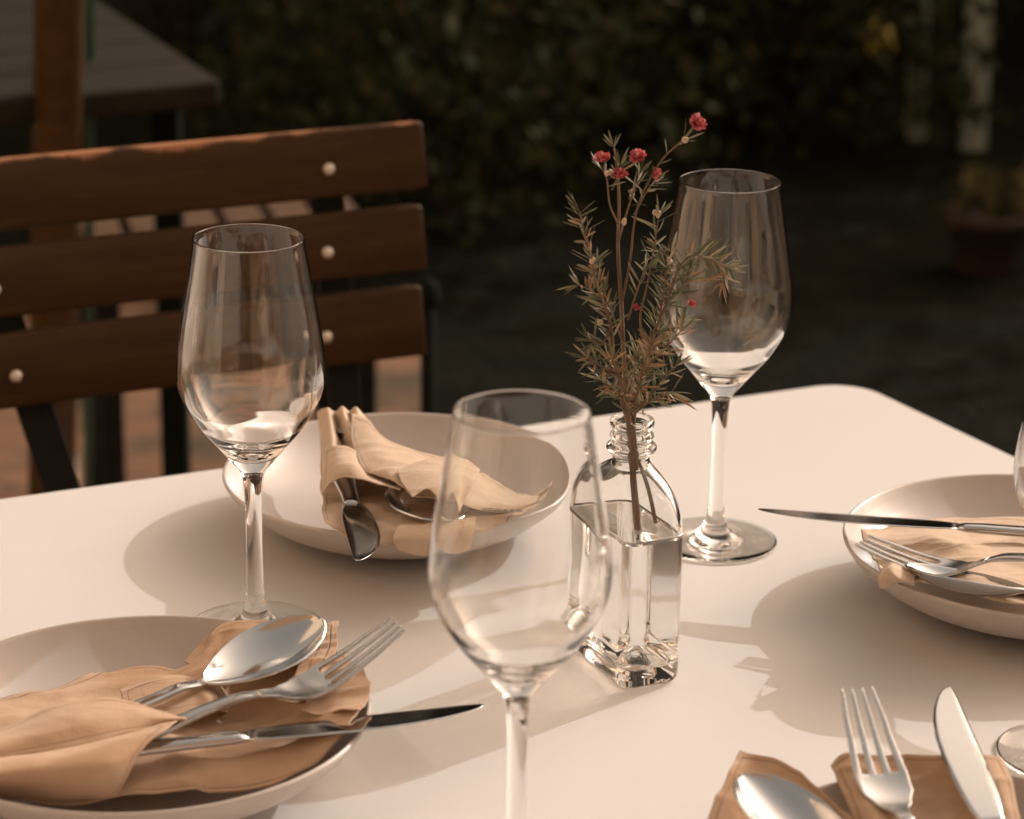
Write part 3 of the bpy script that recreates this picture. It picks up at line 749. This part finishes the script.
sprig('leaning sprig with drooping curled leaves at the left of the bottle', [
    ([(636, 470, Y0-.006), (630, 430, Y0-.006), (622, 400, Y0-.008), (614, 362, Y0-.010), (611, 330, Y0-.012), (606, 308, Y0-.014), (596, 282, Y0-.016), (590, 250, Y0-.016), (584, 232, Y0-.016), (580, 212, Y0-.016)], .0015, .0004, 20, 900, .18),
    ([(611, 330, Y0-.012), (600, 345, Y0-.016), (588, 338, Y0-.02)], .0006, .0003, 3, 800, .0),
    ([(603, 300, Y0-.014), (590, 290, Y0-.02), (579, 285, Y0-.022)], .0005, .0003, 3, 600, .3),
    ([(616, 365, Y0-.010), (604, 352, Y0-.014), (596, 362, Y0-.018)], .0006, .0003, 3, 700, .2),
], None, buds=[(600, 322, Y0-.014), (594, 262, Y0-.016)])
sprig('spreading sprig bushing out to the right in front of the far wine glass', [
    ([(655, 522, Y0), (648, 490, Y0), (638, 460, Y0), (634, 430, Y0), (637, 400, Y0+.004), (645, 360, Y0+.008), (655, 330, Y0+.01), (668, 300, Y0+.012), (676, 275, Y0+.012), (690, 256, Y0+.012), (712, 260, Y0+.010), (728, 268, Y0+.008)], .0012, .0004, 24, 1000, .08),
    ([(668, 300, Y0+.012), (684, 285, Y0+.012), (690, 268, Y0+.012)], .0005, .0003, 2, 1100, .05),
    ([(655, 330, Y0+.01), (672, 330, Y0+.01), (682, 320, Y0+.01)], .0006, .0003, 2, 1100, .05),
    ([(646, 355, Y0+.008), (640, 320, Y0+.006), (646, 290, Y0+.006), (652, 260, Y0+.006), (656, 235, Y0+.006), (659, 215, Y0+.006)], .0007, .0003, 14, 420, .1),
    ([(628, 320, Y0+.002), (634, 300, Y0), (641, 280, Y0), (646, 268, Y0)], .0006, .0003, 6, 420, .0),
    ([(660, 318, Y0+.01), (664, 290, Y0+.006), (666, 268, Y0+.004)], .0005, .0003, 2, 900, .0),
    ([(728, 268, Y0+.008), (726, 275, Y0+.008), (722, 282, Y0+.008)], .0004, .0003, 1, 1100, .95),
    ([(676, 255, Y0+.01), (668, 250, Y0+.01), (660, 252, Y0+.01)], .0004, .0003, 1, 800, .1),
], None, flowers=[(691, 305, Y0+.010, .0026), (636, 308, Y0, .0022)], buds=[(668, 262, Y0+.01), (657, 213, Y0+.006)])
sprig('short bushy sprig with orange brown leaves just above the bottle mouth', [
    ([(634, 500, Y0-.01), (634, 460, Y0-.006), (630, 425, Y0-.006), (626, 400, Y0-.012), (620, 380, Y0-.018), (612, 360, Y0-.024)], .0010, .0005, 14, 1300, .7),
    ([(632, 412, Y0-.006), (640, 385, Y0-.016), (645, 362, Y0-.022), (652, 345, Y0-.024)], .0008, .0004, 4, 1500, .75),
    ([(632, 412, Y0-.006), (650, 396, Y0-.012), (664, 378, Y0-.014), (676, 366, Y0-.014)], .0008, .0004, 6, 1000, .35),
    ([(632, 416, Y0-.004), (626, 396, Y0+.002), (612, 388, Y0+.004), (602, 380, Y0+.004)], .0008, .0004, 3, 1100, .15),
    ([(632, 416, Y0-.004), (646, 404, Y0-.01), (660, 396, Y0-.012), (672, 392, Y0-.012)], .0007, .0004, 3, 1000, .3),
    ([(628, 396, Y0-.01), (616, 374, Y0-.02), (600, 366, Y0-.024), (588, 358, Y0-.026)], .0007, .0004, 4, 900, .3),
    ([(632, 400, Y0), (642, 376, Y0-.01), (654, 360, Y0-.016), (668, 345, Y0-.018), (680, 332, Y0-.018)], .0007, .0004, 6, 800, .2),
    ([(630, 400, Y0), (634, 370, Y0+.01), (640, 350, Y0+.012), (655, 340, Y0+.012)], .0007, .0004, 3, 1100, .2),
], None, ln=.0125)

# ------------------------------------------------------------------ folding chair
CU = Vector((math.cos(.465), math.sin(.465), 0)); CN = Vector((-CU.y, CU.x, 0))      # along the back rest, and away from the table
def chair():
    """local: x along the back rest (0 = right end, negative to the left), y away from the table, z up; origin under the right end on the ground"""
    root = bpy.data.objects.new('folding_chair', None); C.objects.link(root)
    tilt = .21
    def slat(zc, h, i):
        n = 24; v = []; f = []
        xs = [-.428, -.427, -.425]+[-.42+.412*k/n for k in range(n+1)]+[-.003, -.001, 0]; n = len(xs)-1
        prof = [(-.0075, -h/2+.001), (-.0087, -h/2+.0028), (-.0087, 0), (-.0087, h/2-.0032), (-.0075, h/2-.001), (-.005, h/2), (.005, h/2), (.0068, h/2-.002), (.0075, h/2-.004), (.0075, -h/2+.004), (.006, -h/2+.001), (0, -h/2)]
        K = len(prof)
        for x in xs:
            en = min(1, min(-x, x+.428)/.004); s = .96+.04*math.sqrt(max(0, 1-(1-en)**2))
            cur = -.010*(1-((x+.214)/.214)**2)*-1
            for a, b_ in prof: v.append((x, a+cur, b_*s))
        for j in range(n):
            for k in range(K): m_ = (k+1) % K; f.append((j*K+k, (j+1)*K+k, (j+1)*K+m_, j*K+m_))
        f.append(tuple(range(K))); f.append(tuple(range(n*K, n*K+K))[::-1])
        o = mesh_obj('back_slat', v, f, M['slat_worn'] if i == 0 else M['slat'], root)
        o.location = (-.006*i, (zc-.73)*math.tan(tilt), zc); o.rotation_euler = (-tilt, 0, 0)
        if i == 0: o['label'] = 'top slat with its stain worn off along the upper edge'
        for bx in (-.0765-.001*i, (-.347, -.333, -.318)[i]):
            vv, ff = lathe([(0, .0028), (.0022, .0026), (.0040, .0016), (.0046, 0), (.0046, -.002)], 18)
            b2 = mesh_obj('bolt', [Vector((bx+p[0], -.0085-p[2]+.010*(1-((bx+.214)/.214)**2), p[1]-.004)) for p in vv], ff, M['bolt'], o)
        return o
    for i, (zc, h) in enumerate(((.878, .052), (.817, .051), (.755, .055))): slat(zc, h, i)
    def bar(name, a, b_, w=.022, t=.006):
        a, b_ = Vector(a), Vector(b_); d = b_-a; v, f = box_data(-w/2, w/2, -t/2, t/2, 0, d.length)
        o = mesh_obj(name, v, f, M['blackmetal'], root); o.matrix_local = Matrix.Translation(a) @ d.to_track_quat('Z', 'X').to_matrix().to_4x4(); o.matrix_local = Matrix.Translation(a) @ Matrix.Rotation(0, 4, 'Z') @ rot_to(d)
        bevelled(o, .001, 2); return o
    for x in (-.072, -.354):
        s = 1
        bar('upright', (x, .0175+(.90-.73)*math.tan(tilt), .895), (x if x > -.2 else -.15, .0175+(.01-.73)*math.tan(tilt), .01), .026)       # back legs of the frame run forward under the seat
        bar('rear_leg', (x+(.030 if x > -.2 else -.030), .10, .01), (x+(.030 if x > -.2 else -.030), -.34, .45))
    bar('cross_bar', (-.042, .10, .03), (-.384, .10, .03), .016)
    for k in range(6):
        y = -.36+k*.058; o = box('seat_slat', (-.42, -.006, y, y+.046, .450, .466), M['slat'], root, .004)
    return root
def rot_to(d):
    z = d.normalized(); x = Vector((1, 0, 0)) if abs(z.x) < .9 else Vector((0, 1, 0)); y = z.cross(x).normalized(); x = y.cross(z)
    return Matrix((x, y, z)).transposed().to_4x4()
ch = chair()
RE = uny(421, 123, 1.915)   # right top corner of the back rest
ch.location = (RE.x-CN.x*.03, RE.y-CN.y*.03, GZ+(RE.z-GZ-.903)); CHZ = ch.location.z
ch.rotation_euler = (0, 0, .465)
tag(ch, 'brown slatted folding chair with pale bolts drawn up to the cream table', 'chair')
# low slatted bench behind, seen through the gaps of the chair back
bo = un(220, 217, -.30); t = thing('slatted_bench', 'low bench of pale slats behind the folding chair, seen through its gaps', 'bench', (bo.x, bo.y, GZ), .25)
for k in range(6):
    x = (k-2.5)*.066; o = box('seat_slat', (x-.027, x+.027, -.19, .19, .43, .45), M['palewood'], t, .003)
for x in (-.17, .17):
    for y in (-.15, .15): box('leg', (x-.015, x+.015, y-.015, y+.015, 0, .405), M['blackmetal'], t)
for y in (-.15, .15): box('rail', (-.19, .19, y-.012, y+.012, .407, .428), M['blackmetal'], t)

# ------------------------------------------------------------------ posts behind the chair
pb = uny(58, 300, 2.75)
def pole_thing(name, label, cat, px0, px1, y, mat, r, z1=2.2, partname='pole', basemat=None):
    a = uny(px0, 0, y); b_ = uny(px1, 480, y); d = (a-b_)/(a.z-b_.z)
    bot = b_+d*(GZ-b_.z); t = thing(name, label, cat, bot)
    dirv = d*(z1); vv, ff = tube([Vector((0, 0, 0)), dirv], r, 28); mesh_obj(partname, vv, ff, mat, t)
    return t, bot, d
t, bot, d = pole_thing('parasol', 'brown wooden parasol pole standing behind the folding chair', 'parasol', 59, 52, 2.75, M['post'], .0268, 3.4)
vv, ff = lathe([(0, 0), (.24, 0), (.24, .03), (.20, .05), (.05, .06), (.045, .10), (.030, .105), (.0, .105)], 48); mesh_obj('base', vv, ff, M['palegrey'], t)
# closed canopy high above the frame
top = d*3.35
vv, ff = [], []
n = 48
for i, (zz, rr_) in enumerate(((-1.25, .11), (-1.1, .15), (-.7, .13), (-.3, .08), (0, .03), (.02, .0))):
    for k in range(n):
        a = 2*PI*k/n; q = rr_*(1+.18*math.cos(8*a)); vv.append(top+Vector((q*math.cos(a), q*math.sin(a), zz)))
for i in range(5):
    for k in range(n): j = (k+1) % n; ff.append((i*n+k, i*n+j, (i+1)*n+j, (i+1)*n+k))
mesh_obj('folded_canopy', vv, ff, M['linen'], t)
t, bot, d = pole_thing('garden_stake', 'thin green metal stake right beside the wooden parasol pole', 'stake', 90, 88, 2.95, M['greenmetal'], .0055, 2.0, 'rod')
vv, ff = lathe([(0, 0), (.05, 0), (.05, .006), (.012, .01), (0, .012)], 24); mesh_obj('foot_plate', vv, ff, M['greenmetal'], t)
# black post right of the chair
a = uny(432, 300, 2.5)
t = thing('lamp_post', 'slim black metal post standing just right of the folding chair', 'post', (a.x, a.y, GZ))
vv, ff = tube([(0, 0, 0), (-.004, 0, .60)], .008, 16); mesh_obj('pole', vv, ff, M['darkpost'], t)
vv, ff = lathe([(0, 0), (.05, 0), (.05, .008), (.012, .014), (0, .016)], 24); mesh_obj('foot_plate', vv, ff, M['blackmetal'], t)
vv, ff = lathe([(0, .62), (.010, .615), (.013, .60), (.010, .59), (0, .588)], 20); mesh_obj('finial', [Vector(p)+Vector((-.004, 0, 0)) for p in vv], ff, M['darkpost'], t)
# pale jar at the pole's foot
a = un(73, 478, GZ)
t = thing('storage_jar', 'small pale jar on the paving at the foot of the parasol pole', 'jar', (a.x, a.y-.15, GZ+.004))
vv, ff = lathe([(0, 0), (.028, 0), (.033, .01), (.034, .08), (.028, .10), (.02, .11)], 32); mesh_obj('body', vv, ff, M['palegrey'], t)
vv, ff = lathe([(0, .128), (.018, .126), (.024, .12), (.024, .108), (.0, .108)], 32); mesh_obj('lid', vv, ff, M['blackmetal'], t)

# ------------------------------------------------------------------ far table of weathered boards
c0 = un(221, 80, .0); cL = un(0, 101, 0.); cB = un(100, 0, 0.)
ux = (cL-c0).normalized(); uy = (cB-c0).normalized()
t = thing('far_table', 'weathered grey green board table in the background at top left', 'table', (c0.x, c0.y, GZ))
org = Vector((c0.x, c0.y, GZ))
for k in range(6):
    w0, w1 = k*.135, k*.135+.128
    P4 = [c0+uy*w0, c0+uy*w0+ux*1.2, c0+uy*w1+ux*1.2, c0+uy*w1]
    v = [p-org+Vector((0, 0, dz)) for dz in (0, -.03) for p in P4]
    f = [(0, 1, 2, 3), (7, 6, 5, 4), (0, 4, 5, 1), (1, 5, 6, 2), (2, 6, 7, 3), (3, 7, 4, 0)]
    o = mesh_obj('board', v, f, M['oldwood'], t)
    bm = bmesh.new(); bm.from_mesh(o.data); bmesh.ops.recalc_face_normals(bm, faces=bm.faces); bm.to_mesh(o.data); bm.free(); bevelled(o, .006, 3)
for a_, b_ in ((.045, .08), (.50, .62), (1.12, .08), (1.12, .72)):
    p = c0+ux*a_+uy*b_-org; box('leg', (p.x-.016, p.x+.016, p.y-.016, p.y+.016, 0, .719), M['darkpost'], t, .004)

# ------------------------------------------------------------------ garden behind: shrubs, stand, pot
def shrub(x, y, rx, ry, h, n, ls, mat, label, seed, name='shrub', cat='shrub', grp='shrubs behind the terrace', trunks=5):
    random.seed(seed); t = thing(name, label, cat, (x, y, GZ), 0, grp)
    st = MB(); lf = MB(); cl = []
    for k in range(trunks):
        a = random.uniform(0, 2*PI); q = random.uniform(.2, .75); e = Vector((rx*q*math.cos(a), ry*q*math.sin(a), h*random.uniform(.55, .95)))
        m1 = Vector((e.x*.35, e.y*.35, e.z*.45)); pa = [Vector(s) for s in spline([(0, 0, 0), tuple(m1+rndu()*.04), tuple(e)], 5)]
        st.add(tube(pa, [.022*h*(1-.8*i/(len(pa)-1)) for i in range(len(pa))], 6)); cl += [e, m1.lerp(e, .6)]
    for k in range(max(6, n//90)):
        a = random.uniform(0, 2*PI); q = math.sqrt(random.random()); cl.append(Vector((rx*q*math.cos(a), ry*q*math.sin(a), h*random.uniform(.08, 1)*(1-.45*q*q))))
    for k in range(n):
        c = random.choice(cl); p = c+rndu()*random.random()**.5*min(rx, h)*.36
        if p.z < .02: p.z = random.uniform(.02, .2)
        d = (rndu()+Vector((0, 0, .2))).normalized(); l = ls*random.uniform(.6, 1.3)
        s = d.cross(rndu()).normalized(); lf.v += [p, p+d*l*.5+s*l*.28, p+d*l, p+d*l*.5-s*l*.28]; b0 = len(lf.v)-4; lf.f.append((b0, b0+1, b0+2, b0+3))
    st.build('stem', M['bark'], t); lf.build('foliage', mat, t, False); return t
def gp(px, py): q = un(px, py, GZ); return q.x, q.y
SH = [(450, 230, .55, .45, .60, 2600, .045, 'shrub', 'dark low shrub right behind the black post'),
      (590, 120, .60, .5, .75, 2600, .05, 'shrub', 'dark round shrub behind the red flowers'),
      (760, 130, .60, .5, .65, 2600, .05, 'shrub', 'dark shrub behind the far wine glass'),
      (340, 60, .75, .6, .9, 2800, .05, 'shrub', 'dark shrub just right of the weathered far table'),
      (790, 40, .5, .4, .80, 2600, .05, 'shrub', 'dark shrub behind the pale wooden trestle'),
      (680, 20, .8, .6, 1.1, 2800, .055, 'shrub_dry', 'taller mixed green shrub at the top centre of the picture')]
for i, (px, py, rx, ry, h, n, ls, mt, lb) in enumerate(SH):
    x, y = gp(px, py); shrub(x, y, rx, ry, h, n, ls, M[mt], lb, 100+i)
# hedge row closing the garden
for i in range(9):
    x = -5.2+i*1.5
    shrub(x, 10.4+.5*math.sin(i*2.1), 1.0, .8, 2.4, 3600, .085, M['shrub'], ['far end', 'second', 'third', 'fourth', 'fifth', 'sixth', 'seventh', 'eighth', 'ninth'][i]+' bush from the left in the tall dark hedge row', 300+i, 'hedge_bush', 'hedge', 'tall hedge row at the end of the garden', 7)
# tree added so that its canopy shades the ground (behind, to the right, outside the frame at the top)
def tree(x, y, h, r, n, label, seed):
    random.seed(seed); t = thing('shade_tree', label, 'tree', (x, y, GZ), 0, 'shade trees added right of the garden')
    st = MB(); lf = MB(); cl = []
    st.add(tube([Vector(p) for p in spline([(0, 0, 0), (.08, .03, h*.3), (.02, -.05, h*.6), (0, 0, h*.9)], 6)], [.16*(1-.04*i) for i in range(19)], 14))
    for k in range(14):
        a = random.uniform(0, 2*PI); z = h*random.uniform(.4, .8); e = Vector((r*.8*math.cos(a), r*.8*math.sin(a), z+random.uniform(.1, .6)))
        st.add(tube([(0, 0, z*.9), (e.x*.5, e.y*.5, z+.2), e], [.05, .035, .012], 7)); cl.append(e)
    for k in range(36):
        q = rndu(); q *= random.random()**.4; cl.append(Vector((q.x*r, q.y*r, h*.72+q.z*h*.3)))
    for k in range(n):
        c = random.choice(cl); p = c+rndu()*random.random()**.5*r*.33; d = rndu(); l = .13*random.uniform(.6, 1.3); s = d.cross(rndu()).normalized()
        lf.v += [p, p+d*l*.5+s*l*.3, p+d*l, p+d*l*.5-s*l*.3]; b0 = len(lf.v)-4; lf.f.append((b0, b0+1, b0+2, b0+3))
    st.build('trunk', M['bark'], t); lf.build('crown', M['shrub'], t, False)
tree(7.4, 8.2, 3.4, 1.5, 7000, 'added dark shade tree farthest right beyond the shrubs', 42)

for i, (x, y, h_) in enumerate(((-3.6, 7.6, 4.6), (-1.6, 8.6, 5.0), (.2, 8.3, 4.8), (1.8, 9.9, 5.2), (3.6, 10.4, 4.6), (-1.0, 7.0, 4.4))):  # more trees added to block sky light over the background
    tree(x, y, h_, 1.7, 5200, ['added dark shade tree behind the far table at top left', 'added dark shade tree left of the middle of the garden', 'added dark shade tree at the middle of the garden', 'added dark shade tree just in front of the hedge at the right', 'added dark shade tree between the hedge and the clay pot', 'added dark shade tree nearest the folding chair'][i], 50+i)
# unseen house added behind the camera to bounce warm light
def house():
    t = thing('bounce_house', 'unseen house corner added to bounce light, with brown front and cream wing', 'house', (-.3, -1.5, GZ))
    xs = [-5, -3.2, -2.2, -.5, .5, 2.2, 3.2, 5]; zs = [0, .9, 2.2, 4.8]
    op = {(1, 1), (5, 1), (3, 0), (3, 1)}; mb = MB()
    for a in range(7):
        for b_ in range(3):
            if (a, b_) in op: continue
            mb.add(box_data(xs[a], xs[a+1], -.25, 0, zs[b_], zs[b_+1]))
    mb.build('wall', M['brown_render'], t, False)
    wing = MB()                                                  # unseen wing added on the left for more bounce light, with two window openings
    ys = [0, 1.0, 1.9, 3.0, 3.9, 4.6]
    for a in range(5):
        for b_ in range(3):
            if a in (1, 3) and b_ == 1: continue
            wing.add(box_data(-2.55, -2.3, ys[a]+.001, ys[a+1], zs[b_], zs[b_+1]))
    wing.build('bounce_wing', M['render'], t, False)
    for a in (1, 3):
        f_ = MB(); y0, y1 = ys[a], ys[a+1]
        for q in ((-2.45, -2.38, y0, y0+.06, .9, 2.2), (-2.45, -2.38, y1-.06, y1, .9, 2.2), (-2.45, -2.38, y0+.06, y1-.06, .9, .96), (-2.45, -2.38, y0+.06, y1-.06, 2.14, 2.2)): f_.add(box_data(*q))
        w_ = f_.build('window', M['palegrey'], t, False); vv, ff = box_data(-2.42, -2.415, y0+.06, y1-.06, .96, 2.14); mesh_obj('pane', [Vector(p) for p in vv], ff, M['glass'], w_, False)
    for a in (1, 5):
        f_ = MB(); x0, x1 = xs[a], xs[a+1]
        for q in ((x0, x0+.06, -.14, -.06, .9, 2.2), (x1-.06, x1, -.14, -.06, .9, 2.2), (x0+.06, x1-.06, -.14, -.06, .9, .96), (x0+.06, x1-.06, -.14, -.06, 2.14, 2.2), ((x0+x1)/2-.02, (x0+x1)/2+.02, -.13, -.07, .96, 2.14)): f_.add(box_data(*q))
        w_ = f_.build('window', M['palegrey'], t, False); vv, ff = box_data(x0+.06, x1-.06, -.105, -.10, .96, 2.14); mesh_obj('pane', [Vector(p) for p in vv], ff, M['glass'], w_, False)
        box('sill', (x0-.05, x1+.05, -.02, .06, .85, .898), M['palegrey'], w_)
    d_ = box('door', (-.5, .5, -.15, -.10, 0, 2.199), M['slat'], t); box('handle', (.38, .41, -.098, -.06, 1., 1.12), M['bolt'], d_)
house()

for i, (x, y) in enumerate(((2.0, 7.7), (2.75, 6.95), (3.5, 6.2), (4.2, 5.45), (4.9, 4.7))):  # bushes added to keep sun off the ground, mostly out of view
    shrub(x, y, .75, .75, 1.75, 5200, .08, M['shrub'], ['first', 'second', 'third', 'fourth', 'fifth'][i]+' bush from the clay pot in the dense row added to shade the ground', 500+i, 'shade_bush', 'bush', 'dense shade bushes added at the right side of the garden', 8)

# pale trestle / frame
xa, ya = gp(915, 140); xb, yb = gp(968, 175)
t = thing('garden_trestle', 'pale peeling wooden trestle standing on the shade-dark ground, upper right', 'trestle', (xa, ya, GZ))
def leg(a, b_, w=.05): a = Vector(a); d = Vector(b_)-a; v, f = box_data(-w/2, w/2, -.015, .015, 0, d.length); o = mesh_obj('leg', v, f, M['palepost'], t); o.matrix_local = Matrix.Translation(a) @ rot_to(d); bevelled(o, .004, 2)
leg((0, 0, 0), (-.03, 0, .72)); leg((.12, -.10, 0), (.11, -.04, .72), .06)
o = box('top_rail', (-.10, .20, -.05, .0, .72, .77), M['palepost'], t, .006)
# clay pot
x, y = gp(985, 270)
t = thing('clay_pot', 'terracotta pot on the shade-dark ground at the right edge', 'pot', (x, y, GZ))
vv, ff = lathe([(0, 0), (.055, 0), (.062, .008), (.077, .095), (.086, .095), (.089, .12), (.082, .122), (.075, .11), (.066, .095), (0, .095)], 40); mesh_obj('pot', vv, ff, M['clay'], t)
lf = MB(); random.seed(5)
for k in range(60):
    p = Vector((random.gauss(0, .035), random.gauss(0, .035), .11+random.random()*.06)); lf.add(leaf_blade(p, (rndu()+Vector((0, 0, .6))), rndu(), .06, .02, .2))
lf.build('foliage', M['shrub_dry'], t)
# yellow fruits on a twig
a = uny(874, 38, 5.9)
t = thing('quince_sapling', 'small sapling with one round yellow fruit, upper right', 'sapling', (a.x, a.y+.04, GZ))
hz = a.z-GZ
vv, ff = tube([Vector(p) for p in spline([(0, 0, 0), (.03, 0, hz*.4), (-.02, 0, hz*.8), (0, 0, hz+.12)], 6)], [.014-.0005*i for i in range(19)], 10); mesh_obj('stem', vv, ff, M['bark'], t)
lf = MB()
for k in range(90):
    p = Vector((random.gauss(0, .07), .05+abs(random.gauss(0, .05)), hz*random.uniform(.85, 1.2))); lf.add(leaf_blade(p, rndu(), rndu(), .07, .03, .2))
lf.build('foliage', M['shrub_dry'], t)
vv, ff = lathe([(.0001 if k in (0, 12) else .046*math.sin(PI*k/12)*(1+.06*math.cos(PI*k/12)), .046*-math.cos(PI*k/12)) for k in range(13)], 24)
mesh_obj('fruit', [Vector(p)+Vector((0, -.08, hz)) for p in vv], ff, M['lampyellow'], t)

# ------------------------------------------------------------------ light
AZ, EL = math.atan2(.75, .66), math.radians(26.5)
w = bpy.data.worlds.new('World'); S.world = w; w.use_nodes = True
N = w.node_tree.nodes; L = w.node_tree.links; bg = N['Background']
sky = N.new('ShaderNodeTexSky'); sky.sky_type = 'NISHITA'; sky.sun_disc = False; sky.sun_elevation = EL; sky.sun_rotation = AZ
sky.dust_density = 10.; sky.air_density = 4.; sky.ozone_density = .6
tint = N.new('ShaderNodeMixRGB'); tint.blend_type = 'MULTIPLY'; tint.inputs[0].default_value = 1; tint.inputs[2].default_value = (1.38, 1.14, 1.0, 1)
hs = N.new('ShaderNodeHueSaturation'); hs.inputs['Saturation'].default_value = .3; L.new(sky.outputs[0], hs.inputs['Color']); L.new(hs.outputs['Color'], tint.inputs[1]); L.new(tint.outputs[0], bg.inputs['Color']); bg.inputs['Strength'].default_value = .15
sl = bpy.data.lights.new('sun', 'SUN'); sl.energy = 2.0; sl.angle = math.radians(.6); sl.color = (1.0, .985, .95)
so = bpy.data.objects.new('sun', sl); C.objects.link(so)
sd = Vector((math.sin(AZ)*math.cos(EL), math.cos(AZ)*math.cos(EL), math.sin(EL)))
so.rotation_euler = sd.to_track_quat('Z', 'Y').to_euler(); so.location = (3, 4, 4)
CAUSTICS = True
if CAUSTICS:
    sl.cycles.is_caustics_light = True
    for o in S.objects:
        if o.type != 'MESH': continue
        ms = [m_.name for m_ in o.data.materials if m_]
        if hasattr(o, 'cycles') and hasattr(o.cycles, 'is_caustics_caster'):
            if any(n_ in ('clear_glass', 'bottle_glass', 'water', 'glass_water_interface') for n_ in ms): o.cycles.is_caustics_caster = True
            if o.name.startswith(('table_top', 'plate', 'napkin')): o.cycles.is_caustics_receiver = True

# ------------------------------------------------------------------ camera
cd = bpy.data.cameras.new('camera'); cam = bpy.data.objects.new('camera', cd); C.objects.link(cam); S.camera = cam
cam.matrix_world = Matrix.Translation(EYE) @ Matrix((RT, UP, -FW)).transposed().to_4x4()
cd.sensor_fit = 'HORIZONTAL'; cd.sensor_width = 36; cd.lens = F/1024*36; cd.clip_start = .05; cd.clip_end = 500
cd.dof.use_dof = True; cd.dof.focus_distance = 1.37; cd.dof.aperture_fstop = 8.5
S.view_settings.view_transform = 'Standard'; S.view_settings.look = 'None'; S.view_settings.exposure = .03; S.view_settings.gamma = 1
cy = S.cycles; cy.use_denoising = True; cy.max_bounces = 24; cy.transmission_bounces = 20; cy.glossy_bounces = 8; cy.diffuse_bounces = 4; cy.transparent_max_bounces = 16
cy.caustics_refractive = True; cy.caustics_reflective = True; cy.blur_glossy = .3; cy.sample_clamp_indirect = 8
